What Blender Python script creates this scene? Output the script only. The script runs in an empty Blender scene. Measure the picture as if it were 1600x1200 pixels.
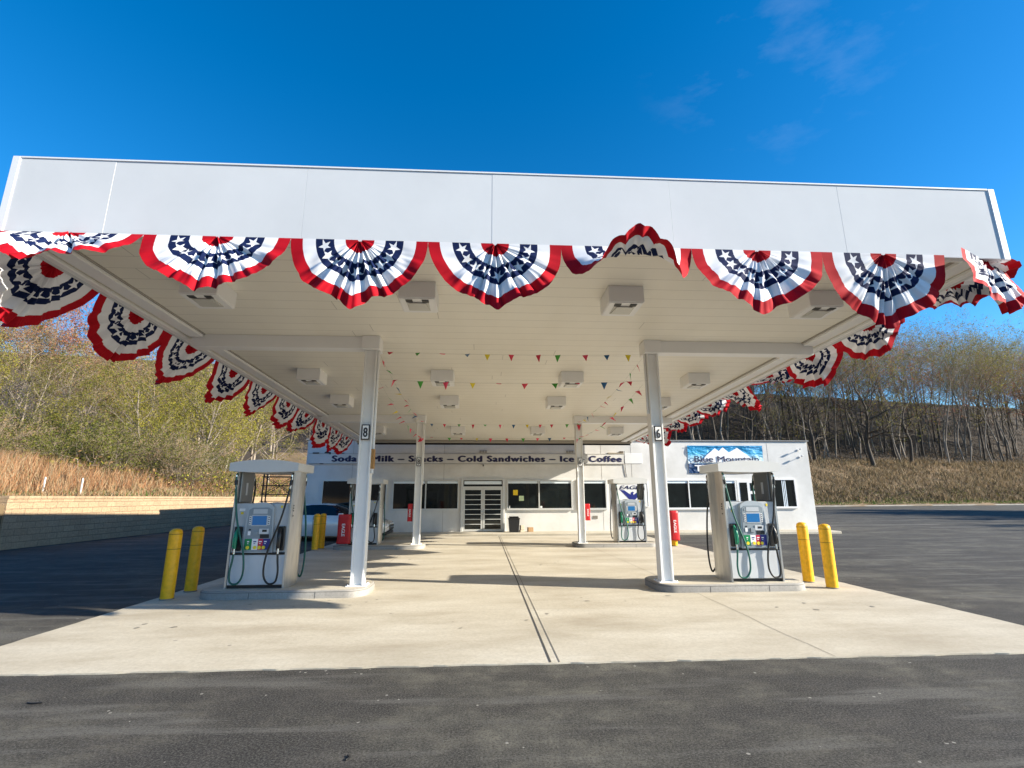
import bpy, math, random
import numpy as np
from mathutils import Vector, Matrix

R = math.radians
C = bpy.context.scene.collection
SC = bpy.context.scene

# ------------------------------------------------------------------ camera, sky, sun, exposure
cam_d = bpy.data.cameras.new('camera')
cam = bpy.data.objects.new('camera', cam_d); C.objects.link(cam)
cam_d.sensor_width = 36.0
cam_d.lens = 771.5 / 1600 * 36
cam_d.clip_start = 0.05; cam_d.clip_end = 3000
cam.matrix_world = (Matrix.Translation((0, 0, 1.5)) @ Matrix.Rotation(-0.058, 4, 'Z')
                    @ Matrix.Rotation(math.pi / 2 + 0.226, 4, 'X') @ Matrix.Rotation(-0.003, 4, 'Z'))
SC.camera = cam

SUN = Vector((1.0, -0.27, 0.44)).normalized()      # towards the sun
EL = math.asin(SUN.z); AZ = math.atan2(SUN.x, SUN.y)
w = bpy.data.worlds.new('World'); SC.world = w; w.use_nodes = True
wn = w.node_tree; wn.nodes.clear()
out = wn.nodes.new('ShaderNodeOutputWorld'); bg = wn.nodes.new('ShaderNodeBackground')
sky = wn.nodes.new('ShaderNodeTexSky'); sky.sky_type = 'NISHITA'; sky.sun_disc = False
sky.sun_elevation = EL; sky.sun_rotation = AZ
sky.altitude = 400; sky.air_density = 1.0; sky.dust_density = 0.25; sky.ozone_density = 3.0
hs = wn.nodes.new('ShaderNodeHueSaturation'); hs.inputs['Saturation'].default_value = 1.38; hs.inputs['Value'].default_value = 1.15
tc = wn.nodes.new('ShaderNodeTexCoord'); mp = wn.nodes.new('ShaderNodeMapping')
mp.inputs['Scale'].default_value = (3.0, 5.0, 9.0); mp.inputs['Rotation'].default_value = (0.4, 0.3, 0.9)
nz = wn.nodes.new('ShaderNodeTexNoise'); nz.inputs['Scale'].default_value = 1.6; nz.inputs['Detail'].default_value = 9; nz.inputs['Roughness'].default_value = 0.6
cr = wn.nodes.new('ShaderNodeValToRGB'); cr.color_ramp.elements[0].position = 0.56; cr.color_ramp.elements[1].position = 0.85
# the faint cirrus lies in one part of the sky: high on the right
dp = wn.nodes.new('ShaderNodeVectorMath'); dp.operation = 'DOT_PRODUCT'; dp.inputs[1].default_value = Vector((0.444, 0.587, 0.677)).normalized()
mr = wn.nodes.new('ShaderNodeMapRange'); mr.inputs[1].default_value = 0.975; mr.inputs[2].default_value = 0.995
mm = wn.nodes.new('ShaderNodeMath'); mm.operation = 'MULTIPLY'
m2 = wn.nodes.new('ShaderNodeMath'); m2.operation = 'MULTIPLY'; m2.inputs[1].default_value = 0.07
mx = wn.nodes.new('ShaderNodeMixRGB'); mx.inputs[2].default_value = (6.0, 6.6, 7.4, 1)
L = wn.links.new
L(tc.outputs['Generated'], mp.inputs[0]); L(mp.outputs[0], nz.inputs[0]); L(nz.outputs[0], cr.inputs[0])
L(tc.outputs['Generated'], dp.inputs[0]); L(dp.outputs['Value'], mr.inputs[0])
L(cr.outputs[0], mm.inputs[0]); L(mr.outputs[0], mm.inputs[1]); L(mm.outputs[0], m2.inputs[0])
L(sky.outputs[0], hs.inputs['Color']); L(hs.outputs[0], mx.inputs[1]); L(m2.outputs[0], mx.inputs[0])
L(mx.outputs[0], bg.inputs[0]); bg.inputs[1].default_value = 0.085; L(bg.outputs[0], out.inputs[0])

sd = bpy.data.lights.new('sun', 'SUN'); sd.energy = 5.0; sd.angle = R(0.5); sd.color = (1.0, 0.92, 0.78)
so = bpy.data.objects.new('sun', sd); C.objects.link(so)
so.rotation_euler = (-SUN).to_track_quat('-Z', 'Y').to_euler()
SC.view_settings.view_transform = 'Standard'; SC.view_settings.look = 'None'
SC.view_settings.exposure = 1.28; SC.view_settings.gamma = 1.0
SC.cycles.max_bounces = 8; SC.cycles.diffuse_bounces = 5

# ------------------------------------------------------------------ materials
MATS = {}
def mat(name, col, rough=0.6, metal=0.0, var=0.0, scale=4.0, bump=0.0, bscale=60.0, spec=0.5, col2=None, coat=0.0, stretch=(1, 1, 1), emit=None):
    if name in MATS: return MATS[name]
    m = bpy.data.materials.new(name); m.use_nodes = True; MATS[name] = m
    nt = m.node_tree; b = nt.nodes['Principled BSDF']
    b.inputs['Base Color'].default_value = (*col, 1); b.inputs['Roughness'].default_value = rough
    b.inputs['Metallic'].default_value = metal; b.inputs['Specular IOR Level'].default_value = spec
    b.inputs['Coat Weight'].default_value = coat
    if emit: b.inputs['Emission Color'].default_value = (*emit[0], 1); b.inputs['Emission Strength'].default_value = emit[1]
    if var or bump:
        t = nt.nodes.new('ShaderNodeTexCoord'); mpp = nt.nodes.new('ShaderNodeMapping'); mpp.inputs['Scale'].default_value = stretch
        nt.links.new(t.outputs['Object'], mpp.inputs[0])
    if var:
        n = nt.nodes.new('ShaderNodeTexNoise'); n.inputs['Scale'].default_value = scale; n.inputs['Detail'].default_value = 8; n.inputs['Roughness'].default_value = 0.65
        r = nt.nodes.new('ShaderNodeValToRGB'); r.color_ramp.elements[0].position = 0.3; r.color_ramp.elements[1].position = 0.7
        c2 = col2 or tuple(c * (1 - var) for c in col)
        r.color_ramp.elements[0].color = (*c2, 1); r.color_ramp.elements[1].color = (*[min(1, c * (1 + var * .4)) for c in col], 1)
        nt.links.new(mpp.outputs[0], n.inputs[0]); nt.links.new(n.outputs[0], r.inputs[0]); nt.links.new(r.outputs[0], b.inputs['Base Color'])
    if bump:
        n2 = nt.nodes.new('ShaderNodeTexNoise'); n2.inputs['Scale'].default_value = bscale; n2.inputs['Detail'].default_value = 6
        bp = nt.nodes.new('ShaderNodeBump'); bp.inputs['Strength'].default_value = bump; bp.inputs['Distance'].default_value = 0.02
        nt.links.new(mpp.outputs[0], n2.inputs[0]); nt.links.new(n2.outputs[0], bp.inputs['Height']); nt.links.new(bp.outputs[0], b.inputs['Normal'])
    return m

class NG:
    """small helper for math node graphs"""
    def __init__(s, m): s.t = m.node_tree; s.b = s.t.nodes['Principled BSDF']
    def n(s, k, **kw):
        x = s.t.nodes.new(k)
        for a, v in kw.items(): setattr(x, a, v)
        return x
    def math(s, op, a, b=None, c=None):
        x = s.n('ShaderNodeMath', operation=op)
        for i, v in enumerate((a, b, c)):
            if v is None: continue
            if isinstance(v, (int, float)): x.inputs[i].default_value = v
            else: s.t.links.new(v, x.inputs[i])
        return x.outputs[0]
    def mix(s, f, a, b):
        x = s.n('ShaderNodeMixRGB')
        for i, v in ((0, f), (1, a), (2, b)):
            if isinstance(v, (int, float)): x.inputs[i].default_value = v
            elif isinstance(v, tuple): x.inputs[i].default_value = (*v, 1)
            else: s.t.links.new(v, x.inputs[i])
        return x.outputs[0]
    def noise(s, vec, scale, detail=6, rough=0.6):
        x = s.n('ShaderNodeTexNoise'); x.inputs['Scale'].default_value = scale; x.inputs['Detail'].default_value = detail; x.inputs['Roughness'].default_value = rough
        s.t.links.new(vec, x.inputs[0]); return x.outputs[0]
    def mapping(s, vec, scale=(1, 1, 1), rot=(0, 0, 0)):
        x = s.n('ShaderNodeMapping'); x.inputs['Scale'].default_value = scale; x.inputs['Rotation'].default_value = rot
        s.t.links.new(vec, x.inputs[0]); return x.outputs[0]
    def ramp(s, f, pts, const=False):
        x = s.n('ShaderNodeValToRGB'); e = x.color_ramp.elements
        if const: x.color_ramp.interpolation = 'CONSTANT'
        while len(e) < len(pts): e.new(0.5)
        for i, (p, c) in enumerate(pts): e[i].position = p; e[i].color = (*c, 1) if len(c) == 3 else c
        s.t.links.new(f, x.inputs[0]); return x.outputs[0]
    def link(s, a, b): s.t.links.new(a, b)
    def bump(s, h, strength, dist=0.02):
        x = s.n('ShaderNodeBump'); x.inputs['Strength'].default_value = strength; x.inputs['Distance'].default_value = dist
        s.link(h, x.inputs['Height']); s.link(x.outputs[0], s.b.inputs['Normal'])

def newmat(name, rough=0.7):
    m = bpy.data.materials.new(name); m.use_nodes = True; MATS[name] = m
    m.node_tree.nodes['Principled BSDF'].inputs['Roughness'].default_value = rough
    return m, NG(m)

# asphalt
m, g = newmat('asphalt', 0.85); g.b.inputs['Specular IOR Level'].default_value = 0.22
oc = g.n('ShaderNodeTexCoord').outputs['Object']
st = g.mapping(oc, (0.45, 1.0, 1), (0, 0, 0.5))
base = g.ramp(g.noise(st, 0.8, 10, 0.70), [(0.40, (0.017, 0.016, 0.017)), (0.47, (0.030, 0.027, 0.025)), (0.53, (0.056, 0.052, 0.043)), (0.61, (0.100, 0.094, 0.076))])
med = g.ramp(g.noise(oc, 2.6, 10, 0.74), [(0.41, (0.55, 0.55, 0.56)), (0.5, (0.95, 0.95, 0.94)), (0.60, (1.7, 1.68, 1.6))])
xm = g.n('ShaderNodeMixRGB', blend_type='MULTIPLY'); xm.inputs[0].default_value = 1; g.link(base, xm.inputs[1]); g.link(med, xm.inputs[2]); base = g.mix(0.14, xm.outputs[0], (0.0, 0.0, 0.0))
streak = g.ramp(g.noise(g.mapping(oc, (0.5, 4.2, 1), (0, 0, -0.75)), 0.9, 5, 0.55), [(0.54, (0, 0, 0)), (0.64, (0.7, 0.7, 0.7))])
c1 = g.mix(streak, base, (0.125, 0.120, 0.108))
fine = g.noise(oc, 70, 5, 0.9)
c2 = g.mix(g.ramp(fine, [(0.44, (0, 0, 0)), (0.66, (1, 1, 1))]), c1, (0.16, 0.152, 0.134))
c2 = g.mix(g.ramp(g.noise(oc, 55, 5, 0.9), [(0.40, (0.8, 0.8, 0.8)), (0.50, (0, 0, 0))]), c2, (0.018, 0.017, 0.016))
vo = g.n('ShaderNodeTexVoronoi'); vo.inputs['Scale'].default_value = 9; g.link(oc, vo.inputs[0])
spot = g.math('LESS_THAN', vo.outputs['Distance'], 0.11)
sp2 = g.math('MULTIPLY', spot, g.math('GREATER_THAN', g.noise(oc, 2.3, 3), 0.58))
g.link(g.mix(g.math('MULTIPLY', sp2, 0.6), c2, (0.42, 0.40, 0.35)), g.b.inputs['Base Color'])
g.bump(g.noise(oc, 90, 4, 0.8), 0.4, 0.008)

# concrete
def concrete(name, a, b, c, yscale=1.2):
    m, g = newmat(name, 0.8)
    oc = g.n('ShaderNodeTexCoord').outputs['Object']
    st = g.mapping(oc, (0.5, yscale, 1), (0, 0, 0.12))
    base = g.ramp(g.noise(st, 1.1, 9, 0.62), [(0.28, a), (0.5, b), (0.72, c)])
    sc = g.ramp(g.noise(g.mapping(oc, (0.22, 1.7, 1), (0, 0, -0.15)), 2.2, 5, 0.6), [(0.52, (0, 0, 0)), (0.66, (1, 1, 1))])
    base = g.mix(g.math('MULTIPLY', sc, 0.22), base, tuple(x * 0.74 for x in b))
    f = g.ramp(g.noise(oc, 26, 7, 0.85), [(0.42, (0, 0, 0)), (0.62, (1, 1, 1))])
    base = g.mix(g.math('MULTIPLY', f, 0.4), base, tuple(x * 0.8 for x in a))
    vo = g.n('ShaderNodeTexVoronoi'); vo.inputs['Scale'].default_value = 1.3; g.link(oc, vo.inputs[0])
    spot = g.math('LESS_THAN', vo.outputs['Distance'], 0.028)
    base = g.mix(g.math('MULTIPLY', spot, 0.55), base, (0.14, 0.13, 0.12))
    g.link(base, g.b.inputs['Base Color'])
    g.bump(g.noise(oc, 70, 5, 0.7), 0.35, 0.008)
    return m
concrete('concrete', (0.36, 0.31, 0.23), (0.50, 0.45, 0.355), (0.60, 0.555, 0.46))
concrete('kerb concrete', (0.20, 0.19, 0.17), (0.30, 0.285, 0.26), (0.42, 0.40, 0.37), 0.5)
mat('oil spot', (0.26, 0.235, 0.19), 0.6); mat('joint', (0.06, 0.055, 0.05), 0.9)
mat('joint pale', (0.2, 0.18, 0.15), 0.9)

WHITE = mat('white painted steel', (0.80, 0.80, 0.80), 0.38, var=0.04, scale=1.5)
mat('fascia white', (0.635, 0.65, 0.665), 0.9, var=0.05, scale=0.9, bump=0.35, bscale=0.8, spec=0.03)
mat('column white', (0.78, 0.78, 0.77), 0.4, var=0.06, scale=3)
mat('rust tape', (0.45, 0.24, 0.08), 0.8, var=0.4, scale=25)
m, g = newmat('soffit', 0.42)
oc = g.n('ShaderNodeTexCoord').outputs['Object']
sx = g.n('ShaderNodeSeparateXYZ'); g.link(oc, sx.inputs[0])
fr = g.math('FRACT', g.math('DIVIDE', sx.outputs[1], 0.3048))
ln = g.math('LESS_THAN', fr, 0.028)
row = g.math('FLOOR', g.math('DIVIDE', sx.outputs[1], 0.3048))
wn_ = g.n('ShaderNodeTexWhiteNoise', noise_dimensions='1D'); g.link(row, wn_.inputs['W'])
seam = g.math('LESS_THAN', g.math('ABSOLUTE', g.math('SUBTRACT', sx.outputs[0], g.math('MULTIPLY_ADD', wn_.outputs[0], 9.0, -4.5))), 0.006)
wet = g.ramp(g.noise(g.mapping(oc, (0.6, 0.25, 1)), 1.0, 5), [(0.3, (0.74, 0.705, 0.62)), (0.7, (0.83, 0.80, 0.72))])
c1 = g.mix(g.math('MULTIPLY', g.math('SUBTRACT', wn_.outputs[0], 0.5), 0.1), wet, (0.6, 0.58, 0.54))
c1 = g.mix(g.math('MULTIPLY', g.math('MAXIMUM', ln, seam), 0.6), c1, (0.3, 0.28, 0.25))
g.link(c1, g.b.inputs['Base Color'])
g.bump(g.math('SMOOTH_MIN', fr, 0.06, 0.02), 0.5, 0.02)

# stucco walls
m, g = newmat('painted wall', 0.85); g.b.inputs['Specular IOR Level'].default_value = 0.2
oc = g.n('ShaderNodeTexCoord').outputs['Object']
b1 = g.ramp(g.noise(oc, 0.8, 8, 0.65), [(0.35, (0.60, 0.59, 0.56)), (0.62, (0.72, 0.71, 0.685))])
b2 = g.ramp(g.noise(oc, 9, 6, 0.7), [(0.62, (0, 0, 0)), (0.8, (1, 1, 1))])
g.link(g.mix(g.math('MULTIPLY', b2, 0.22), b1, (0.52, 0.51, 0.48)), g.b.inputs['Base Color'])
g.bump(g.noise(oc, 45, 5), 0.25, 0.01)
mat('wall groove', (0.33, 0.31, 0.28), 0.9)
mat('roof grey', (0.25, 0.25, 0.25), 0.9)
mat('window frame', (0.62, 0.62, 0.60), 0.4, metal=0.3)
mat('window frame white', (0.78, 0.78, 0.77), 0.45)
mat('dark glass', (0.010, 0.014, 0.014), 0.05, spec=0.5, var=0.6, scale=1.3)
mat('reflection_strip', (0.76, 0.85, 0.92), 0.5)  # pale colour paints the reflection along the window tops; the curtain shares it
mat('paper yellow', (0.85, 0.58, 0.02), 0.7); mat('paper green', (0.65, 0.78, 0.45), 0.7); mat('paper white', (0.8, 0.8, 0.78), 0.7)
mat('black plastic', (0.012, 0.012, 0.013), 0.38); mat('black rubber', (0.012, 0.012, 0.012), 0.45)
mat('green rubber', (0.01, 0.10, 0.075), 0.45); mat('green plastic', (0.01, 0.22, 0.12), 0.35)
mat('navy lettering', (0.012, 0.014, 0.07), 0.5); mat('black lettering', (0.01, 0.01, 0.015), 0.5); mat('white lettering', (0.85, 0.85, 0.85), 0.5)
mat('sign white', (0.78, 0.78, 0.77), 0.45, var=0.03, scale=2)
mat('cap grey', (0.60, 0.61, 0.61), 0.5, var=0.04, scale=4, spec=0.3); mat('panel silver', (0.50, 0.52, 0.54), 0.42, metal=0.25, var=0.06, scale=6)
mat('panel grey', (0.58, 0.60, 0.62), 0.35, metal=0.1, var=0.05, scale=5)
mat('dark grey panel', (0.17, 0.18, 0.19), 0.3, metal=0.5)
m, g = newmat('brushed steel', 0.30)
oc = g.n('ShaderNodeTexCoord').outputs['Object']
g.link(g.ramp(g.noise(g.mapping(oc, (5, 5, 0.8)), 3, 4), [(0.3, (0.46, 0.46, 0.45)), (0.7, (0.62, 0.61, 0.58))]), g.b.inputs['Base Color']); g.b.inputs['Metallic'].default_value = 0.75
mat('console grey', (0.24, 0.28, 0.31), 0.4, var=0.05); mat('bezel grey', (0.42, 0.46, 0.49), 0.35, metal=0.2)
mat('screen blue', (0.02, 0.13, 0.33), 0.15, emit=((0.02, 0.22, 0.6), 0.05))
mat('fuel green', (0.0, 0.22, 0.07), 0.35); mat('fuel white', (0.8, 0.8, 0.8), 0.35); mat('fuel red', (0.5, 0.01, 0.05), 0.35); mat('fuel blue', (0.02, 0.025, 0.20), 0.35)
mat('button yellow', (0.80, 0.62, 0.03), 0.4); mat('chrome', (0.7, 0.7, 0.7), 0.2, metal=1.0)
mat('bollard yellow', (0.86, 0.44, 0.0), 0.48, var=0.22, scale=14, bump=0.2, bscale=14); mat('bollard seam', (0.30, 0.17, 0.0), 0.6)
mat('red vinyl', (0.55, 0.008, 0.010), 0.42, var=0.15, scale=9, bump=0.2, bscale=12)
mat('banner light blue', (0.0, 0.27, 0.55), 0.5); mat('banner pale blue', (0.55, 0.72, 0.83), 0.5)
mat('cardboard', (0.36, 0.22, 0.11), 0.85, var=0.2, scale=12); mat('stone beige', (0.45, 0.39, 0.30), 0.9, var=0.2, scale=14)
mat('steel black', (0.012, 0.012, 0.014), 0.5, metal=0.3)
mat('gravel', (0.22, 0.19, 0.15), 0.95, var=0.3)
mat('car silver', (0.80, 0.81, 0.82), 0.25, metal=0.1, coat=0.8, var=0.03, scale=2)
mat('car glass', (0.008, 0.012, 0.018), 0.04); mat('tyre', (0.02, 0.02, 0.02), 0.8); mat('lamp lens', (0.5, 0.5, 0.5), 0.1); mat('tail red', (0.3, 0.01, 0.01), 0.2)
mat('lens grey', (0.55, 0.54, 0.50), 0.25); mat('louvre dark', (0.05, 0.05, 0.05), 0.6)
for nme, c in (('pennant red', (0.62, 0.02, 0.06)), ('pennant green', (0.05, 0.33, 0.03)), ('pennant blue', (0.01, 0.10, 0.25)), ('pennant yellow', (0.75, 0.60, 0.02)), ('pennant pink', (0.75, 0.05, 0.12))):
    mat(nme, c, 0.5)
mat('string', (0.4, 0.38, 0.34), 0.7)

# retaining-wall blocks
m, g = newmat('tan blocks', 0.9)
oc = g.n('ShaderNodeTexCoord').outputs['Object']
s3 = g.n('ShaderNodeSeparateXYZ'); g.link(oc, s3.inputs[0]); cb = g.n('ShaderNodeCombineXYZ')
g.link(s3.outputs[1], cb.inputs[0]); g.link(s3.outputs[2], cb.inputs[1])
bk = g.n('ShaderNodeTexBrick'); g.link(cb.outputs[0], bk.inputs[0])
bk.inputs['Color1'].default_value = (0.47, 0.335, 0.205, 1); bk.inputs['Color2'].default_value = (0.40, 0.28, 0.17, 1); bk.inputs['Mortar'].default_value = (0.22, 0.155, 0.10, 1)
bk.inputs['Scale'].default_value = 1.0; bk.inputs['Brick Width'].default_value = 0.46; bk.inputs['Row Height'].default_value = 0.2; bk.inputs['Mortar Size'].default_value = 0.006; bk.inputs['Mortar Smooth'].default_value = 0.6
nn = g.ramp(g.noise(oc, 14, 6, 0.7), [(0.3, (0.7, 0.7, 0.7)), (0.7, (1.1, 1.1, 1.1))])
x = g.n('ShaderNodeMixRGB', blend_type='MULTIPLY'); x.inputs[0].default_value = 1; g.link(bk.outputs[0], x.inputs[1]); g.link(nn, x.inputs[2]); g.link(x.outputs[0], g.b.inputs['Base Color'])
hh = g.math('ADD', g.math('MULTIPLY', g.noise(oc, 16, 6, 0.7), 1.0), g.math('MULTIPLY', bk.outputs['Fac'], -0.6)); g.bump(hh, 0.9, 0.05)

# vegetation: colour differs from blade to blade
def vegmat(name, cols, rough=0.8, trans=0.0):
    m, g = newmat(name, rough)
    gi = g.n('ShaderNodeNewGeometry'); oi = g.n('ShaderNodeObjectInfo')
    f = g.math('FRACT', g.math('ADD', gi.outputs['Random Per Island'], g.math('MULTIPLY', oi.outputs['Random'], 0.35)))
    n = len(cols)
    c = g.ramp(f, [(i / max(1, n - 1), q) for i, q in enumerate(cols)])
    g.link(c, g.b.inputs['Base Color']); g.b.inputs['Specular IOR Level'].default_value = 0.2
    if trans:
        tr = g.n('ShaderNodeBsdfTranslucent'); g.link(c, tr.inputs[0]); ms = g.n('ShaderNodeMixShader'); ms.inputs[0].default_value = trans
        o = [n_ for n_ in g.t.nodes if n_.type == 'OUTPUT_MATERIAL'][0]
        g.link(g.b.outputs[0], ms.inputs[1]); g.link(tr.outputs[0], ms.inputs[2]); g.link(ms.outputs[0], o.inputs[0])
    return m
vegmat('reed', [(0.30, 0.13, 0.06), (0.44, 0.24, 0.12), (0.36, 0.17, 0.08), (0.50, 0.32, 0.17), (0.24, 0.13, 0.06), (0.42, 0.20, 0.09)], 0.8, 0.3)
vegmat('straw', [(0.30, 0.21, 0.12), (0.50, 0.38, 0.24), (0.17, 0.12, 0.07), (0.42, 0.31, 0.18), (0.17, 0.14, 0.06), (0.46, 0.35, 0.22)], 0.8, 0.2)
vegmat('lawn', [(0.05, 0.12, 0.02), (0.10, 0.18, 0.03), (0.14, 0.16, 0.05)], 0.8, 0.3)
vegmat('leaf olive', [(0.16, 0.18, 0.025), (0.25, 0.23, 0.04), (0.09, 0.11, 0.02), (0.30, 0.22, 0.05)], 0.7, 0.35)
vegmat('leaf green', [(0.11, 0.14, 0.02), (0.19, 0.19, 0.035), (0.07, 0.09, 0.018), (0.24, 0.20, 0.05)], 0.7, 0.35)
vegmat('leaf yellow', [(0.31, 0.30, 0.03), (0.40, 0.33, 0.05), (0.20, 0.22, 0.025)], 0.7, 0.35)
vegmat('leaf red', [(0.36, 0.10, 0.06), (0.44, 0.16, 0.09), (0.28, 0.09, 0.05), (0.36, 0.22, 0.10)], 0.7, 0.35)
vegmat('bud tan', [(0.32, 0.20, 0.09), (0.42, 0.26, 0.13), (0.22, 0.15, 0.07)], 0.7, 0.3)
vegmat('bramble', [(0.09, 0.065, 0.045), (0.15, 0.11, 0.07), (0.05, 0.06, 0.025), (0.20, 0.14, 0.08)], 0.9)
vegmat('twig pale', [(0.20, 0.145, 0.09), (0.30, 0.23, 0.16), (0.12, 0.085, 0.055)], 0.8)
vegmat('twig dark', [(0.095, 0.075, 0.055), (0.14, 0.11, 0.08), (0.07, 0.055, 0.04)], 0.8)
mat('bark pale', (0.30, 0.25, 0.20), 0.9, var=0.4, scale=3, bump=0.5, bscale=10, stretch=(1, 1, .3)); mat('bark dark', (0.085, 0.068, 0.052), 0.9, var=0.4, scale=3, bump=0.5, bscale=10, stretch=(1, 1, .3))
mat('bark white', (0.46, 0.42, 0.36), 0.85, var=0.35, scale=4, stretch=(1, 1, .4))
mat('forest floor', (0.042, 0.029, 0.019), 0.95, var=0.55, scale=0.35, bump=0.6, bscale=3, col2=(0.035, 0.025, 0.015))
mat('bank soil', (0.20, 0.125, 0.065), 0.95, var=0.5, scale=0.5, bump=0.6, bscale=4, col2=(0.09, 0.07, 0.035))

# bunting cloth: concentric bands, navy band with stars; uv = (angle, radius)
m, g = newmat('bunting cloth', 0.75); g.b.inputs['Specular IOR Level'].default_value = 0.15
uv = g.n('ShaderNodeUVMap').outputs[0]
s2 = g.n('ShaderNodeSeparateXYZ'); g.link(uv, s2.inputs[0]); U, V = s2.outputs[0], s2.outputs[1]
RED, WH, NV = (0.40, 0.003, 0.012), (0.74, 0.74, 0.76), (0.005, 0.013, 0.060)
bands = g.ramp(V, [(0, RED), (0.21, WH), (0.375, NV), (0.64, WH), (0.825, RED)], True)
NS = 9.0; fu = g.math('SUBTRACT', g.math('FRACT', g.math('MULTIPLY', U, NS)), 0.5)
lx = g.math('MULTIPLY', fu, math.pi * 0.51 / NS); ly = g.math('SUBTRACT', V, 0.51)
rr = g.math('SQRT', g.math('ADD', g.math('MULTIPLY', lx, lx), g.math('MULTIPLY', ly, ly)))
an = g.math('ARCTAN2', lx, ly)
a72 = R(72)
ph = g.math('ABSOLUTE', g.math('SUBTRACT', g.math('FLOORED_MODULO', g.math('ADD', an, a72 / 2), a72), a72 / 2))
Rs, k = 0.098, 0.40
ny_, nx_ = Rs - k * Rs * math.cos(R(36)), k * Rs * math.sin(R(36)); nl = math.hypot(nx_, ny_); nx_, ny_ = nx_ / nl, ny_ / nl
inside = g.math('LESS_THAN', g.math('MULTIPLY', rr, g.math('ADD', g.math('MULTIPLY', g.math('COSINE', ph), nx_), g.math('MULTIPLY', g.math('SINE', ph), ny_))), nx_ * Rs)
colr = g.mix(inside, bands, WH)
g.link(colr, g.b.inputs['Base Color']); g.b.inputs['Sheen Weight'].default_value = 0.0
tr = g.n('ShaderNodeBsdfTranslucent'); g.link(colr, tr.inputs[0]); ms = g.n('ShaderNodeMixShader'); ms.inputs[0].default_value = 0.03
o_ = [n_ for n_ in g.t.nodes if n_.type == 'OUTPUT_MATERIAL'][0]
g.link(g.b.outputs[0], ms.inputs[1]); g.link(tr.outputs[0], ms.inputs[2]); g.link(ms.outputs[0], o_.inputs[0])

# banner: sky blue with soft diagonal folds
m, g = newmat('banner print', 0.45)
oc = g.n('ShaderNodeTexCoord').outputs['Object']
s4 = g.n('ShaderNodeSeparateXYZ'); g.link(oc, s4.inputs[0])
gr = g.ramp(g.math('DIVIDE', s4.outputs[2], 1.2), [(0.40, (0.72, 0.82, 0.88)), (0.58, (0.35, 0.64, 0.82)), (0.72, (0.05, 0.40, 0.68)), (0.98, (0.0, 0.24, 0.52))])
low = g.math('LESS_THAN', s4.outputs[2], 0.42)
c = g.mix(low, gr, (0.006, 0.045, 0.14)); g.link(c, g.b.inputs['Base Color'])
g.bump(g.noise(g.mapping(oc, (1, 1, 2.5), (0, 0.7, 0)), 2.2, 3), 0.9, 0.12)

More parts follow.
